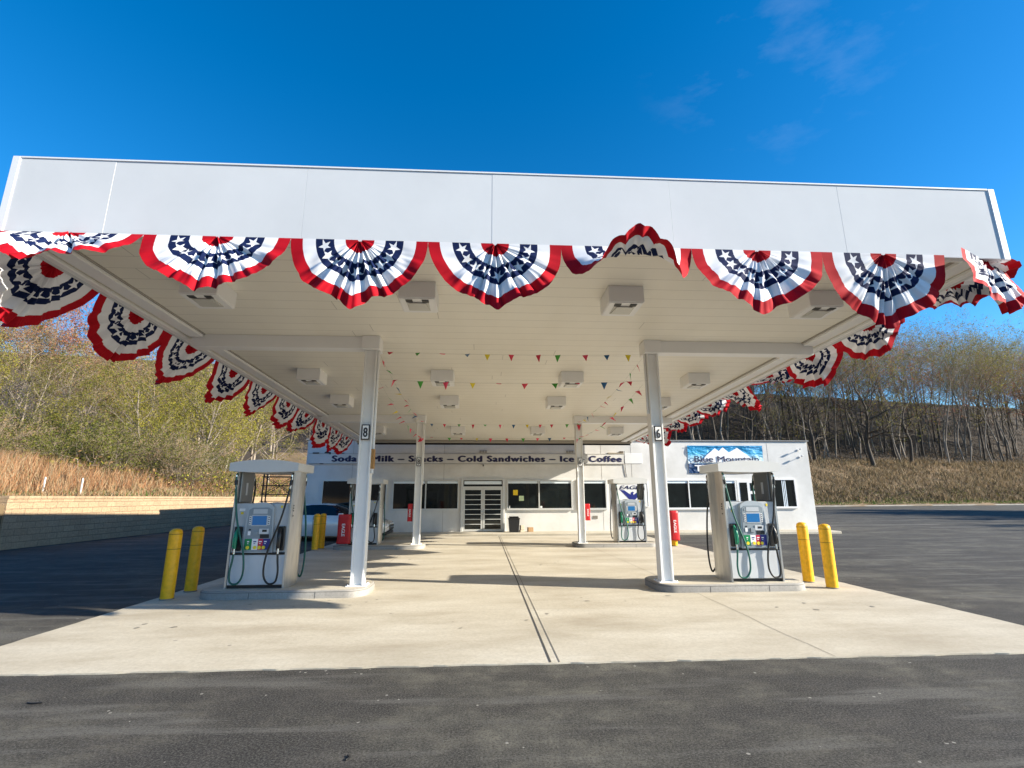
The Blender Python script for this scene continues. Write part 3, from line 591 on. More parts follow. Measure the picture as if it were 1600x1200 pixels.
# ------------------------------------------------------------------ canopy
XL, XR, CY0, CY1 = -5.383, 6.465, 5.238, 21.243
IL, IR = -4.888, 5.931
CL, CR, R1, R2 = -2.0, 3.06, 8.60, 15.75
def sl(v): return (v[0], v[1], v[2] - 0.033 * (v[1] - CY0))
def canopy():
    t = thing('fuel_canopy', 'large white flat canopy over the pumps with steel columns and plain fascia', 'canopy', (0, 0, 0))
    Z0, Z1 = 4.353, 5.301; T = .06
    rd = random.Random(1)
    def panel(name, x0, x1, y0, y1):
        b = MB(); b.box(x0, x1, y0, y1, Z0, Z1, 'fascia white', .0015); b.build(name, t, xf=sl)
    xs = [XL + .07, -4.263, -2.10, .073, 2.238, 4.385, XR - .07]
    for a0, a1 in zip(xs[:-1], xs[1:]): o = rd.uniform(-.0015, .0015); panel('fascia_panel', a0 + .0006, a1 - .0006, CY0 + o, CY0 + T)
    b = MB(); b.box(XL + .1, XR - .1, CY0 + .0035, CY0 + .03, Z0 + .01, Z1 - .01, 'fascia white'); b.build('fascia_backing', t, xf=sl)
    ys = list(np.linspace(CY0 + .07, CY1 - .07, 9))
    for a0, a1 in zip(ys[:-1], ys[1:]):
        panel('fascia_panel', XL, XL + T, a0 + .003, a1 - .003); panel('fascia_panel', XR - T, XR, a0 + .003, a1 - .003)
    for a0, a1 in zip(xs[:-1], xs[1:]): panel('fascia_panel', a0 + .003, a1 - .003, CY1 - T, CY1)
    for x, sx_ in ((XL, 1), (XR, -1)):
        for y, sy_ in ((CY0, 1), (CY1, -1)):
            b = MB(); b.box(min(x - .012 * sx_, x + .075 * sx_), max(x - .012 * sx_, x + .075 * sx_), min(y - .012 * sy_, y + .075 * sy_), max(y - .012 * sy_, y + .075 * sy_), Z0 - .015, Z1 + .02, WHITE, .006); b.build('corner_trim', t, xf=sl)
    b = MB()
    b.box(XL + .08, XR - .08, CY0 - .01, CY0 + T + .01, Z1 + .002, Z1 + .02, WHITE); b.box(XL - .01, XL + T + .01, CY0 + .08, CY1 - .08, Z1 + .002, Z1 + .02, WHITE); b.box(XR - T - .01, XR + .01, CY0 + .08, CY1 - .08, Z1 + .002, Z1 + .02, WHITE)
    b.build('coping', t, xf=sl)
    b = MB(); b.box(XL + .07, XR - .07, CY0 + .07, CY1 - .07, 4.98, 5.02, 'roof grey'); b.build('deck', t, xf=sl)
    b = MB(); b.box(XL + .065, XR - .065, CY0 + .065, CY1 - .065, Z0 + .055, Z0 + .10, 'soffit'); b.build('soffit', t, xf=sl)
    # perimeter strips below the soffit on the long sides
    segs = [(CY0 + .07, R1 - .12), (R1 + .12, R2 - .12), (R2 + .12, CY1 - .07)]
    for s_, X0, I0 in ((1, XL, IL), (-1, XR, IR)):
        for y0, y1 in segs:
            b = MB(); xa, xb = sorted((I0, I0 - s_ * .22)); b.box(xa, xb, y0, y1, Z0 - .012, Z0 + .05, WHITE, .006)
            xa, xb = sorted((I0 + s_ * .003, I0 + s_ * .03)); b.box(xa, xb, y0, y1, Z0 + .03, Z0 + .053, 'wall groove')
            b.build('gutter_strip', t, xf=sl)
        b = MB(); xa, xb = sorted((X0 + s_ * .062, X0 + s_ * .16)); b.box(xa, xb, CY0 + .075, CY1 - .075, Z0 + .0, Z0 + .05, WHITE, .01); b.build('edge_flange', t, xf=sl)
    b = MB(); b.box(XL + .08, XR - .08, CY0 + .062, CY0 + .12, Z0 + .0, Z0 + .05, WHITE, .008); b.build('edge_flange', t, xf=sl)
    b = MB(); b.box(XL + .08, XR - .08, CY1 - .22, CY1 - .062, Z0 - .06, Z0 + .05, 'wall groove', .008); b.build('rear_gutter', t, xf=sl)
    b = MB(); b.box(XL + .08, XR - .08, CY1 - .055, CY1 - .002, Z0 - .125, Z0 - .001, 'steel black'); b.build('gap_shade', t, xf=sl)  # added black strip paints the shade in the gap before the shop wall
    for yr in (R1, R2):
        for x0, x1 in ((IL - .2, CL - .16), (CR + .16, IR + .2)):
            b = MB(); b.box(x0, x1, yr - .10, yr + .10, Z0 - .17, Z0 + .053, WHITE, .006); b.build('beam', t, xf=sl)
        for xc in (CL, CR):
            b = MB(); b.box(xc - .157, xc + .157, yr - .15, yr + .15, Z0 - .19, Z0 + .053, WHITE, .008); b.build('column_head', t, xf=sl)
    for k, (xc, yr, num) in enumerate(((CL, R1, '8'), (CR, R1, '6'), (CL, R2, '8'), (CR, R2, '6'))):
        ztop = Z0 - .19 - .033 * (yr - CY0) - .002
        b = MB(); m_ = 'column white'
        b.box(xc - .105, xc - .078, yr - .10, yr + .10, .131, ztop, m_, .004); b.box(xc + .078, xc + .105, yr - .10, yr + .10, .131, ztop, m_, .004)
        b.box(xc - .078, xc + .078, yr - .062, yr - .036, .131, ztop, m_); b.box(xc - .078, xc + .078, yr + .036, yr + .062, .131, ztop, m_)
        co = b.build('column', t)
        q = MB(); q.box(xc - .16, xc + .16, yr - .15, yr + .15, .128, .142, 'column white', .003)
        for sx_ in (-1, 1):
            for sy_ in (-1, 1): q.lathe([(.014, .142), (.014, .165), (0, .167)], xc + sx_ * .13, yr + sy_ * .125, 'chrome', 8)
        q.build('base_plate', co)
        q = MB(); cs = 1 if xc < 0 else -1; xq = xc + cs * .128
        q.tube([(xq, yr - .03, ztop), (xq, yr - .03, 2.95 if xc > 0 else 1.9)], .022, m_, 10)
        if xc < 0 and yr == R1: q.box(xq - .03, xq + .03, yr - .075, yr + .02, 1.98, 2.31, 'rust tape', .006)
        q.build('conduit', co)
        zp = 2.46; q = MB(); q.box(xc - .066, xc + .066, yr - .128, yr - .104, zp, zp + .26, 'black lettering', .004); q.box(xc - .05, xc + .05, yr - .1295, yr - .128, zp + .018, zp + .242, 'white lettering'); q.build('number_plate', co)
        n_ = lettering(num, 'numeral', co, (xc - .033, yr - .131, zp + .05), .16, 'black lettering', width=.066, bold=.03)
        n_.parent = co
    return t
canopy()
# ceiling light boxes
def fixture(x, y, lab, proto=[None]):
    z = 4.408 - .033 * (y - CY0)
    if proto[0] is None:
        t = thing('canopy_light', lab, 'light', (x, y, z), 0, 'box lights under the canopy')
        b = MB(); b.box(-.25, .25, -.25, .25, -.24, .0, WHITE, .008); b.build('housing', t)
        b = MB(); b.box(-.235, .235, -.235, .235, -.252, -.241, WHITE, .004); b.build('frame', t)
        b = MB(); b.box(-.15, .15, -.12, .15, -.262, -.2525, 'lens grey', .006); b.prism([(-.11, -.13), (.11, -.13), (.14, .1), (-.14, .1)], 'z', -.275, -.2625, 'lens grey'); b.build('lens', t)
        for s_ in (-1, 1): b = MB(); b.box(s_ * .11 - .045, s_ * .11 + .045, -.21, -.135, -.262, -.2525, 'louvre dark'); b.build('louvre', t)
        t.rotation_euler = (-0.033, 0, 0); proto[0] = t
    else:
        t = copy_tree(proto[0]); t.location = (x, y, z); t['label'] = lab
    return t
FX = (-3.78, -.92, 1.96, 4.84)
for r_, (y, rn) in enumerate(((6.55, 'front row, nearest the camera'), (10.8, 'second row, just behind the front columns'), (13.2, 'third row, before the rear columns'), (17.9, 'rear row, closest to the shop'))):
    for c_, cn in enumerate(('leftmost', 'second from left', 'second from right', 'rightmost')):
        fixture(FX[c_], y, f'white box light under canopy, {cn} in {rn}')
t = thing('bullet_camera', 'small white bullet camera under the front right corner of the canopy', 'camera', (5.75, 5.75, 4.33))
b = MB(); b.lathe([(.05, 0), (.05, .02), (.02, .03), (.02, .07)], 0, 0, WHITE, 14); b.build('mount', t)
b = MB(); b.tube([(.03, -.02, -.03), (-.14, -.10, -.05)], .035, WHITE, 14); b.tube([(-.141, -.10, -.0505), (-.15, -.104, -.052)], .028, 'black plastic', 12); b.build('camera_body', t)

# ------------------------------------------------------------------ bunting
def bunting(name, lab, cat, org, ang, w_, drop, a0=0.0, curl=0.0, seed=0, group=None, side=0.0, amp=.05, twist=0.0, curlmid=False, npl=None, cusp=1.0):
    """half-fan of pleated cloth hung from its straight edge. ang: direction of the edge in plan; outward is to the right-hand side of it"""
    rd = random.Random(seed); NT, NR = 96, 22
    npl = npl or rd.choice((7, 8, 9)); ph = rd.uniform(0, 6); mods = [rd.uniform(.35, 1.5) for _ in range(npl + 2)]; asym = [rd.uniform(.25, .75) for _ in range(npl + 2)]
    bp_ = sorted([math.pi * (.5 + .44 * math.copysign(abs(2 * k_ / npl - 1) ** 1.25, 2 * k_ / npl - 1)) + rd.uniform(-.10, .10) for k_ in range(npl + 1)]); bp_[0] = min(bp_[0], .35); bp_[-1] = max(bp_[-1], math.pi - .35)
    sag_ = [rd.uniform(-.05, .05) for _ in range(npl + 2)]
    ux, uy = math.cos(ang), math.sin(ang); ox, oy = uy, -ux
    sk = rd.uniform(-.12, .12); V = []; UVs = []
    for j in range(NR + 1):
        rho = .03 + .97 * j / NR
        for i in range(NT + 1):
            th = math.pi * i / NT; sn = max(0, math.sin(th))
            if th < bp_[0] or th >= bp_[-1]: kpl = npl; fr_ = 0.0
            else: kpl = max(q_ for q_ in range(npl) if th >= bp_[q_]); fr_ = (th - bp_[kpl]) / (bp_[kpl + 1] - bp_[kpl])
            a_s = asym[kpl]; tri = fr_ / a_s if fr_ < a_s else (1 - fr_) / (1 - a_s)      # folded pleat profile
            env = sn ** 1.1
            pl = (math.sin(tri * math.pi / 2) - .5) * amp * 1.5 * mods[kpl] * env * min(1, rho * 1.5 + .12) + .010 * math.sin(th * 29 + ph + 2 * rho) * sn * math.sin(rho * 7 + ph) + .006 * math.sin(th * 53 + ph * 3) * sn + .010 * math.sin(rho * 15 + 3 * math.sin(th * 4 + ph)) * sn
            mid = cusp * max(0, 1 - abs(th - math.pi / 2 - sk) / .30)
            dd = drop * (1 + .12 * mid) * (1 + (.035 * (tri - .5) * mods[kpl] + sag_[kpl] * math.sin(math.pi * fr_)) * rho)
            u = -math.cos(th) * rho * w_ / 2 * (1 - .04 * sn)
            # long edges bow slightly where the cloth is gathered
            h = rho * sn ** .85 * dd
            if curlmid: kk = curl * math.exp(-(u / (w_ * .36)) ** 4); aa = a0 * (1 - (2 * u / w_) ** 2)
            else: kk = curl * (1 + .5 * math.sin(u * 3 + ph)); aa = a0 + twist * (2 * u / w_)
            n = 14; dn = 0.0; ou = 0.0
            for q in range(n):
                al = aa + kk * h * (q + .5) / n; dn += math.cos(al) * h / n; ou += math.sin(al) * h / n
            al = aa + kk * h
            wave = .05 * math.sin(u * 5 + ph + rho * 2) * h
            dn -= math.sin(al) * (pl + wave); ou += math.cos(al) * (pl + wave)
            x = org[0] + ux * (u + side * h) + ox * (ou + .02); y = org[1] + uy * (u + side * h) + oy * (ou + .02)
            z = org[2] - 0.033 * (uy * u) - dn
            V.append((x - org[0], y - org[1], z - org[2])); UVs.append((i / NT, rho))
    F = []
    for j in range(NR):
        for i in range(NT): a_ = j * (NT + 1) + i; F.append((a_, a_ + 1, a_ + NT + 2, a_ + NT + 1))
    me = bpy.data.meshes.new(name); me.from_pydata(V, [], F); me.materials.append(MATS['bunting cloth'])
    me.polygons.foreach_set('use_smooth', [True] * len(F)); uvl = me.uv_layers.new(name='UVMap')
    li = [0] * len(me.loops); me.loops.foreach_get('vertex_index', li); uvl.data.foreach_set('uv', [c for k_ in li for c in UVs[k_]])
    me.update(); o = bpy.data.objects.new(name, me); C.objects.link(o); o.location = org
    tag(o, lab, cat, group); return o
GB = 'star-spangled bunting fans along the canopy edge'
seams = [-5.36, -3.80, -2.20, -.66, .88, 2.44, 4.04, 5.60]
front = [('flattened red, white and blue bunting at the front left canopy corner', dict(a0=.75, curl=.15, drop=.72, twist=-.15)),
         ('pleated bunting fan second from left along the canopy front', dict(a0=.30, curl=.1, drop=.72)),
         ('evenly hanging bunting fan third from left along the canopy front', dict(a0=.02, curl=.15, drop=.76)),
         ('pleated bunting fan fourth from left, just left of the canopy middle', dict(a0=.05, curl=.1, drop=.74, side=.08)),
         ('bunting blown up over the fascia edge in the middle of the canopy front', dict(a0=.42, curl=2.7, drop=.68, curlmid=True, amp=.045)),
         ('bunting fan right of the blown-up one along the canopy front', dict(a0=.12, curl=.1, drop=.76, side=-.05)),
         ('rightmost full bunting fan before the front right canopy corner', dict(a0=-.05, curl=-.1, drop=.84))]
for k, (lab, kw) in enumerate(front):
    x0, x1 = seams[k], seams[k + 1]
    bunting('bunting', lab, 'bunting', ((x0 + x1) / 2, CY0 + .0, 4.372), 0, x1 - x0, kw.pop('drop'), seed=k + 3, group=GB, **kw)
# wrapped round the front right corner
bunting('bunting', 'bunting twisted round the front right canopy corner', 'bunting', (6.22, CY0 + .10, 4.37),  .45, 1.32, .66, a0=.08, curl=.35, seed=31, group=GB, twist=.2, side=.15, amp=.08)
ordn = ['first', 'second', 'third', 'fourth', 'fifth', 'sixth', 'seventh', 'eighth', 'ninth', 'tenth']
rd = random.Random(77)
for k in range(10):
    y = CY0 + .78 + k * 1.552
    z = 4.39 - .033 * (y - CY0)
    bunting('bunting', f'shaded bunting fan on the left canopy side, {ordn[k]} from the front', 'bunting', (XL + .012, y, z), -math.pi / 2 + .0, 1.55, rd.uniform(.76, .92), a0=rd.uniform(.05, .45), curl=rd.uniform(0, .7), seed=40 + k, group=GB, side=rd.uniform(-.1, .35), twist=rd.uniform(-.25, .25), cusp=.2, amp=.06)
for k in range(10):
    y = CY0 + .80 + k * 1.552
    z = 4.39 - .033 * (y - CY0)
    bunting('bunting', f'wind-lifted bunting fan on the right canopy side, {ordn[k]} from the front', 'bunting', (XR - .012, y, z), math.pi / 2, 1.55, rd.uniform(.68, .82), a0=rd.uniform(1.10, 1.6), curl=rd.uniform(-.7, .5), seed=60 + k, group=GB, side=rd.uniform(.1, .6), twist=rd.uniform(-.6, .6), amp=.085)

# ------------------------------------------------------------------ pennant strings
def pennants(lab, A, B, n, sag, seed, cols, size=.105):
    rd = random.Random(seed); A = Vector(A); B = Vector(B); t = thing('pennant_string', lab, 'pennant string', tuple(A), 0, 'pennant strings between the canopy columns')
    D = B - A
    def P(s_): return D * s_ + Vector((0, 0, -4 * sag * s_ * (1 - s_)))
    b = MB(); b.tube([P(i / 24) for i in range(25)], .0016, 'string', 5); b.build('cord', t)
    dn = D.normalized(); side = dn.cross(Vector((0, 0, 1)))
    for k in range(n):
        s_ = (k + .6 + rd.uniform(-.12, .12)) / (n + .3); p = P(s_); m_ = 'pennant ' + cols[k % len(cols)]
        sw = rd.uniform(-1.5, 1.35); l = size * rd.uniform(1.0, 1.35); wd = size * rd.uniform(.45, .55)
        down = Vector((0, 0, -1)) * math.cos(sw) + side * math.sin(sw)
        tw = rd.uniform(-.6, .6); q = dn * math.cos(tw) + side * math.sin(tw)
        nrm = q.cross(down); bend = rd.uniform(-.3, .3)
        b = MB(); V = []; NS_ = 6
        for i in range(NS_ + 1):
            f = i / NS_; c = p + down * (l * f) + nrm * (bend * l * f * f); hw = wd * (1 - f) + .002
            for e in (.0012, -.0012): V += [c - q * hw + nrm * e, c + q * hw + nrm * e]
        F = []
        for i in range(NS_):
            o_ = i * 4; F += [(o_, o_ + 1, o_ + 5, o_ + 4), (o_ + 3, o_ + 2, o_ + 6, o_ + 7), (o_ + 2, o_, o_ + 4, o_ + 6), (o_ + 1, o_ + 3, o_ + 7, o_ + 5)]
        b.add(V, F, m_, True); b.build('pennant', t)
C1 = ['red', 'green', 'pink', 'blue', 'yellow', 'red', 'red', 'green', 'pink', 'blue', 'yellow']
C2 = ['red', 'green', 'pink', 'yellow', 'pink', 'red', 'green', 'pink', 'blue', 'red']
xl, xr = CL + .12, CR - .12
pennants('upper pennant string across the canopy between the two front columns', (xl, 8.5, 4.02), (xr, 8.5, 4.03), 11, .03, 1, C1)
pennants('lower pennant string across the canopy between the two front columns', (xl, 8.48, 3.52), (xr, 8.48, 3.54), 10, .07, 2, C2)
pennants('upper pennant string along the left columns from front to rear', (CL + .12, 8.72, 4.02), (CL + .12, 15.65, 3.78), 13, .16, 3, C1)
pennants('lower pennant string along the left columns from front to rear', (CL + .14, 8.72, 3.52), (CL + .14, 15.65, 3.30), 13, .18, 4, C2)
pennants('upper pennant string along the right columns from front to rear', (CR - .12, 8.72, 4.02), (CR - .12, 15.65, 3.78), 13, .16, 5, C1)
pennants('lower pennant string along the right columns from front to rear', (CR - .14, 8.72, 3.52), (CR - .14, 15.65, 3.30), 13, .18, 6, C2)
pennants('upper pennant string between the two rear columns before the shop', (xl, 15.65, 3.79), (xr, 15.65, 3.8), 11, .03, 7, ['blue', 'red', 'green'] + C1)
pennants('lower pennant string between the two rear columns before the shop', (xl, 15.63, 3.36), (xr, 15.63, 3.37), 10, .04, 8, C2)
for x, y, z, lab in ((CL, R2 - .115, 3.2, 'red pennant stuck to the rear left column'), (CR, R2 - .115, 3.78, 'red pennant stuck to the top of the rear right column'),):
    b = MB(); b.prism([(-.06, 0), (.07, .03), (.02, .16)] if x < 0 else [(-.07, 0), (.07, 0), (.0, -.2)], 'y', -.003, 0, 'pennant red')
    o = b.build('pennant', None, (x, y, z)); tag(o, lab, 'pennant', 'loose pennants on the rear columns')

# ------------------------------------------------------------------ pump islands
def island(x0, x1, y0, y1, lab):
    t = thing('pump_island', lab, 'kerb island', ((x0 + x1) / 2, (y0 + y1) / 2, 0), 0, 'pump islands')
    hx, hy = (x1 - x0) / 2, (y1 - y0) / 2
    def outline(ins, rad=.30):
        P = []
        for cx, cy, a_ in ((hx - rad, hy - rad, 0), (-hx + rad, hy - rad, 90), (-hx + rad, -hy + rad, 180), (hx - rad, -hy + rad, 270)):
            for k in range(9): th = R(a_ + k * 11.25); P.append((cx + (rad - ins) * math.cos(th), cy + (rad - ins) * math.sin(th)))
        return P
    b = MB(); n = 36; rings = [(outline(0), .0), (outline(0), .10), (outline(.012), .122), (outline(.035), .13)]
    V = [(x, y, z) for P, z in rings for x, y in P]; F = [(q * n + i, q * n + (i + 1) % n, (q + 1) * n + (i + 1) % n, (q + 1) * n + i) for q in range(3) for i in range(n)]
    b.add(V, F, 'kerb concrete', True)
    b.build('kerb_face', t)
    for xj in (-hx * .35, hx * .42): b = MB(); b.box(xj - .003, xj + .003, -hy - .002, -hy + .004, .005, .10, 'joint'); b.build('kerb_joint', t)
    b = MB(); Pq = outline(-.0015); b.add([(x, y, .104) for x, y in Pq] + [(x, y, .109) for x, y in Pq], [(i, (i + 1) % n, n + (i + 1) % n, n + i) for i in range(n)], 'joint', True); b.build('kerb_lip_line', t)
    b = MB(); P = outline(.035); b.add([(x, y, .1301) for x, y in P], [tuple(range(n))], 'concrete'); b.build('top', t)
island(-4.35, -1.80, 8.20, 9.22, 'rounded concrete island under the front left pump and column')
island(2.83, 5.36, 8.24, 9.26, 'rounded concrete island under the front right pump and column')
island(-4.45, -1.76, 15.46, 16.45, 'rounded concrete island under the rear left pump and column')
island(2.83, 5.42, 15.50, 16.50, 'rounded concrete island under the rear right pump and column')

def pump():
    t = thing('fuel_pump', '', 'fuel pump', (0, 0, .13), 0, 'fuel pumps on the islands')
    # local: z from the island top, front at y=-.28
    D = .28
    b = MB(); b.box(-.44, .44, -D + .03, D - .03, 0, .05, 'black plastic'); b.box(-.425, .425, -D + .005, D - .005, .05, .50, 'panel grey', .008); b.build('lower_cabinet', t)
    b = MB(); b.box(-.43, .43, -D + .02, D - .02, .53, 1.29, 'panel silver', .01); b.box(-.43, .43, -D - .005, D + .005, .50, .53, 'black plastic', .004); b.build('middle_cabinet', t)
    for s_ in (-1, 1):
        # bulging side pillar
        pr = [(s_ * .425, -D - .01), (s_ * .455, -D - .01), (s_ * .475, -D + .05), (s_ * .50, -.12), (s_ * .505, 0), (s_ * .50, .12), (s_ * .475, D - .05), (s_ * .455, D + .01), (s_ * .425, D + .01)]
        if s_ > 0: pr = pr[::-1]
        b = MB(); b.prism(pr, 'z', 0, 1.80, 'brushed steel'); po = b.build('pillar', t)
        q = MB(); xi = sorted((s_ * .423, s_ * .392)); q.box(xi[0], xi[1], -D + .06, D - .06, 1.30, 1.80, 'dark grey panel', .01)
        xj = s_ * .3905; q.box(min(xj, xj - s_ * .003), max(xj, xj - s_ * .003), -.07, -.0, 1.42, 1.62, 'panel silver'); q.build('inner_panel', po)
        q = MB()
        for z in (1.16, 1.20, 1.24, 1.08): xs_ = s_ * .4745; q.box(min(xs_, xs_ + s_ * .004), max(xs_, xs_ + s_ * .004), -D + .035, -D + .075, z, z + .022, 'black plastic')
        q.build('decal', po)
    # arched cap
    n = 18; V = []; xa = .545
    for y in (-D - .10, D + .10):
        for i in range(n + 1): u = -1 + 2 * i / n; V.append((u * xa, y, 1.93 + .055 * (1 - u * u)))
        for i in range(n + 1): u = -1 + 2 * i / n; V.append((u * xa, y, 1.80 - .018 * (1 - u * u)))
    m_ = n + 1; F = []
    for i in range(n):
        F += [(i, i + 1, m_ + i + 1, m_ + i)[::-1], (2 * m_ + i, 2 * m_ + i + 1, 3 * m_ + i + 1, 3 * m_ + i), (i, i + 1, 2 * m_ + i + 1, 2 * m_ + i), (m_ + i, m_ + i + 1, 3 * m_ + i + 1, 3 * m_ + i)[::-1]]
    F += [(0, m_, 3 * m_, 2 * m_), (n, 2 * m_ + n, 3 * m_ + n, m_ + n)]
    b = MB(); b.add(V, F, 'cap grey'); b.build('cap', t)
    for f in (-1, 1):                        # both sides carry a console
        Y = lambda v: f * v
        def bx(b_, x0, x1, ya, yb, z0, z1, m, bev=0): 
            if f > 0: x0, x1 = -x1, -x0
            ya, yb = sorted((f * ya, f * yb)); b_.box(x0, x1, ya, yb, z0, z1, m, bev)
        b = MB(); pts = [(-.235, .535), (.235, .535), (.20, 1.22)] + [(.20 * math.cos(R(a_)), 1.22 + .085 * math.sin(R(a_))) for a_ in range(15, 180, 15)] + [(-.20, 1.22)]
        ya, yb = sorted((f * (D - .02), f * (D + .045))); b.prism(pts, 'y', ya, yb, 'bezel grey'); co = b.build('console', t)
        q = MB(); pts = [(-.21, .55), (.21, .55), (.178, 1.19), (.12, 1.225), (-.12, 1.225), (-.178, 1.19)]; ya, yb = sorted((f * (D + .045), f * (D + .052))); q.prism(pts, 'y', ya, yb, 'console grey')
        bx(q, -.11, .11, D + .052, D + .056, 1.13, 1.20, 'panel silver'); bx(q, -.15, -.12, D + .052, D + .056, 1.14, 1.18, 'console grey')
        for s_ in (-1, 1):
            bx(q, s_ * .145 - .016, s_ * .145 + .016, D + .052, D + .055, .955, 1.095, 'fuel white')
            for k in range(4): bx(q, s_ * .145 - .008, s_ * .145 + .008, D + .055, D + .059, .966 + k * .033, .984 + k * .033, 'black plastic')
        bx(q, .01, .16, D + .052, D + .062, .82, .90, 'panel grey', .003); bx(q, .06, .13, D + .062, D + .065, .85, .885, 'black plastic'); bx(q, .03, .17, D + .052, D + .056, .755, .812, 'black plastic')
        bx(q, -.16, -.12, D + .052, D + .060, .80, .86, 'fuel white'); bx(q, -.15, -.12, D + .052, D + .056, .875, .895, 'black plastic'); bx(q, -.07, .0, D + .052, D + .07, .79, .86, 'console grey', .004)
        q.build('keypad', co)
        q = MB(); bx(q, -.125, .125, D + .052, D + .057, .94, 1.11, 'panel silver', .003); bx(q, -.11, .11, D + .057, D + .0595, .955, 1.095, 'screen blue'); q.build('screen', co)
        q = MB()
        for x0, x1, m_2 in ((-.195, -.085, 'fuel green'), (-.085, .01, 'fuel white'), (.01, .085, 'fuel red'), (.085, .195, 'fuel blue')): bx(q, x0 + .001, x1 - .001, D + .052, D + .056, .58, .745, m_2)
        for x0, w2, m_2 in ((-.155, .03, 'fuel white'), (-.06, .045, 'fuel blue'), (.025, .045, 'fuel white'), (.105, .04, 'fuel white')): bx(q, x0, x0 + w2, D + .056, D + .0585, .695, .712, m_2); bx(q, x0 + .005, x0 + w2 * .7, D + .056, D + .0585, .668, .678, m_2)
        q.build('grade_panel', co)
        for xb in (-.14, -.03, .04, .105):
            q = MB(); pr = [(f * -1 * (xb + .027 * math.cos(R(22.5 + 45 * k))), .615 + .027 * math.sin(R(22.5 + 45 * k))) for k in range(8)]
            ya, yb = sorted((f * (D + .056), f * (D + .068))); q.prism(pr, 'y', ya, yb, 'button yellow'); q.build('grade_button', co)
        q = MB(); bx(q, .285, .315, D - .02, D - .015, 1.215, 1.255, 'button yellow'); bx(q, -.36, -.27, D - .02, D - .015, 1.17, 1.21, 'fuel white'); bx(q, -.335, -.295, D - .02, D - .015, 1.12, 1.155, 'button yellow'); q.build('warning_sticker', t)
        for s_, hm, nm in ((-1, 'green rubber', 'green plastic'), (1, 'black rubber', 'black plastic')):
            q = MB(); cx = s_ * .335; bx(q, cx - .062, cx + .062, D - .02, D + .012, .56, .93, 'black plastic', .012); bo = q.build('nozzle_boot', t)
            sgx = 1 if f < 0 else -1
            nx0 = sgx * cx
            # nozzle: spout up in boot, body, lever guard, swivel
            q = MB(); yy = f * (D + .045)
            q.tube([(nx0, f * (D + .02), .90), (nx0, yy, .86), (nx0, f * (D + .07), .80), (nx0, f * (D + .075), .68), (nx0, f * (D + .065), .60)], .02, nm, 10, radii=[.014, .022, .034, .030, .022])
            q.tube([(nx0, f * (D + .08), .78), (nx0, f * (D + .135), .76), (nx0, f * (D + .14), .64), (nx0, f * (D + .085), .61)], .008, nm, 8)
            q.tube([(nx0, f * (D + .065), .60), (nx0, f * (D + .07), .52)], .017, 'chrome', 10); no = q.build('nozzle', t)
            # hose: from pillar top, breakaway, long drop, loop, back to the nozzle
            xt = sgx * s_ * .44; yo = f * (D + .05); q = MB()
            lean = nx0 - sgx * s_ * .17
            pts = [Vector(p) for p in ((xt, f * (D - .0), 1.77), (xt, yo, 1.72), (xt - sgx * s_ * .02, f * (D + .06), 1.50), (xt - sgx * s_ * .10, f * (D + .085), 1.05), (lean + sgx * s_ * .02, f * (D + .095), .55), (lean - sgx * s_ * .01, f * (D + .09), .24), (lean + sgx * s_ * .06, f * (D + .085), .09), (lean + sgx * s_ * .17, f * (D + .08), .10), (nx0 + sgx * s_ * .03, f * (D + .075), .24), (nx0 + sgx * s_ * .01, f * (D + .07), .42), (nx0, f * (D + .07), .53))]
            if f > 0:
                for q_, xo in ((3, .47), (4, .505), (5, .50), (6, .47), (7, .43)): pts[q_] = Vector((sgx * s_ * xo, pts[q_].y + .02, pts[q_].z))
            sm = []
            for i in range(len(pts) - 1):
                p0, p1, p2, p3 = pts[max(i - 1, 0)], pts[i], pts[i + 1], pts[min(i + 2, len(pts) - 1)]
                for k in range(7):
                    u = k / 7; sm.append(.5 * ((2 * p1) + (p2 - p0) * u + (2 * p0 - 5 * p1 + 4 * p2 - p3) * u * u + (3 * p1 - p0 - 3 * p2 + p3) * u ** 3))
            sm.append(pts[-1]); q.tube(sm, .0155, hm, 8); q.build('hose', t)
            q = MB(); q.tube([(xt, yo, 1.74), (xt, f * (D + .052), 1.66)], .016, 'chrome', 10); q.tube([(xt, f * (D + .052), 1.66), (xt - sgx * s_ * .01, f * (D + .056), 1.58)], .023, 'black plastic', 10); q.tube([(xt - sgx * s_ * .01, f * (D + .056), 1.58), (xt - sgx * s_ * .015, f * (D + .058), 1.52)], .016, 'chrome', 10); q.build('breakaway', t)
    return t
P0 = pump()
PP = [((-3.55, 8.71), 'fuel pump on the front left island, left of the column numbered 8'), ((4.565, 8.73), 'fuel pump on the front right island, right of the column numbered 6'),
      ((-3.60, 16.02), 'fuel pump on the rear left island in front of the silver car'), ((4.66, 16.08), 'fuel pump on the rear right island in front of the eagle sign')]
for k, ((x, y), lab) in enumerate(PP):
    o = P0 if k == 0 else copy_tree(P0); o.location = (x, y, .13); o['label'] = lab

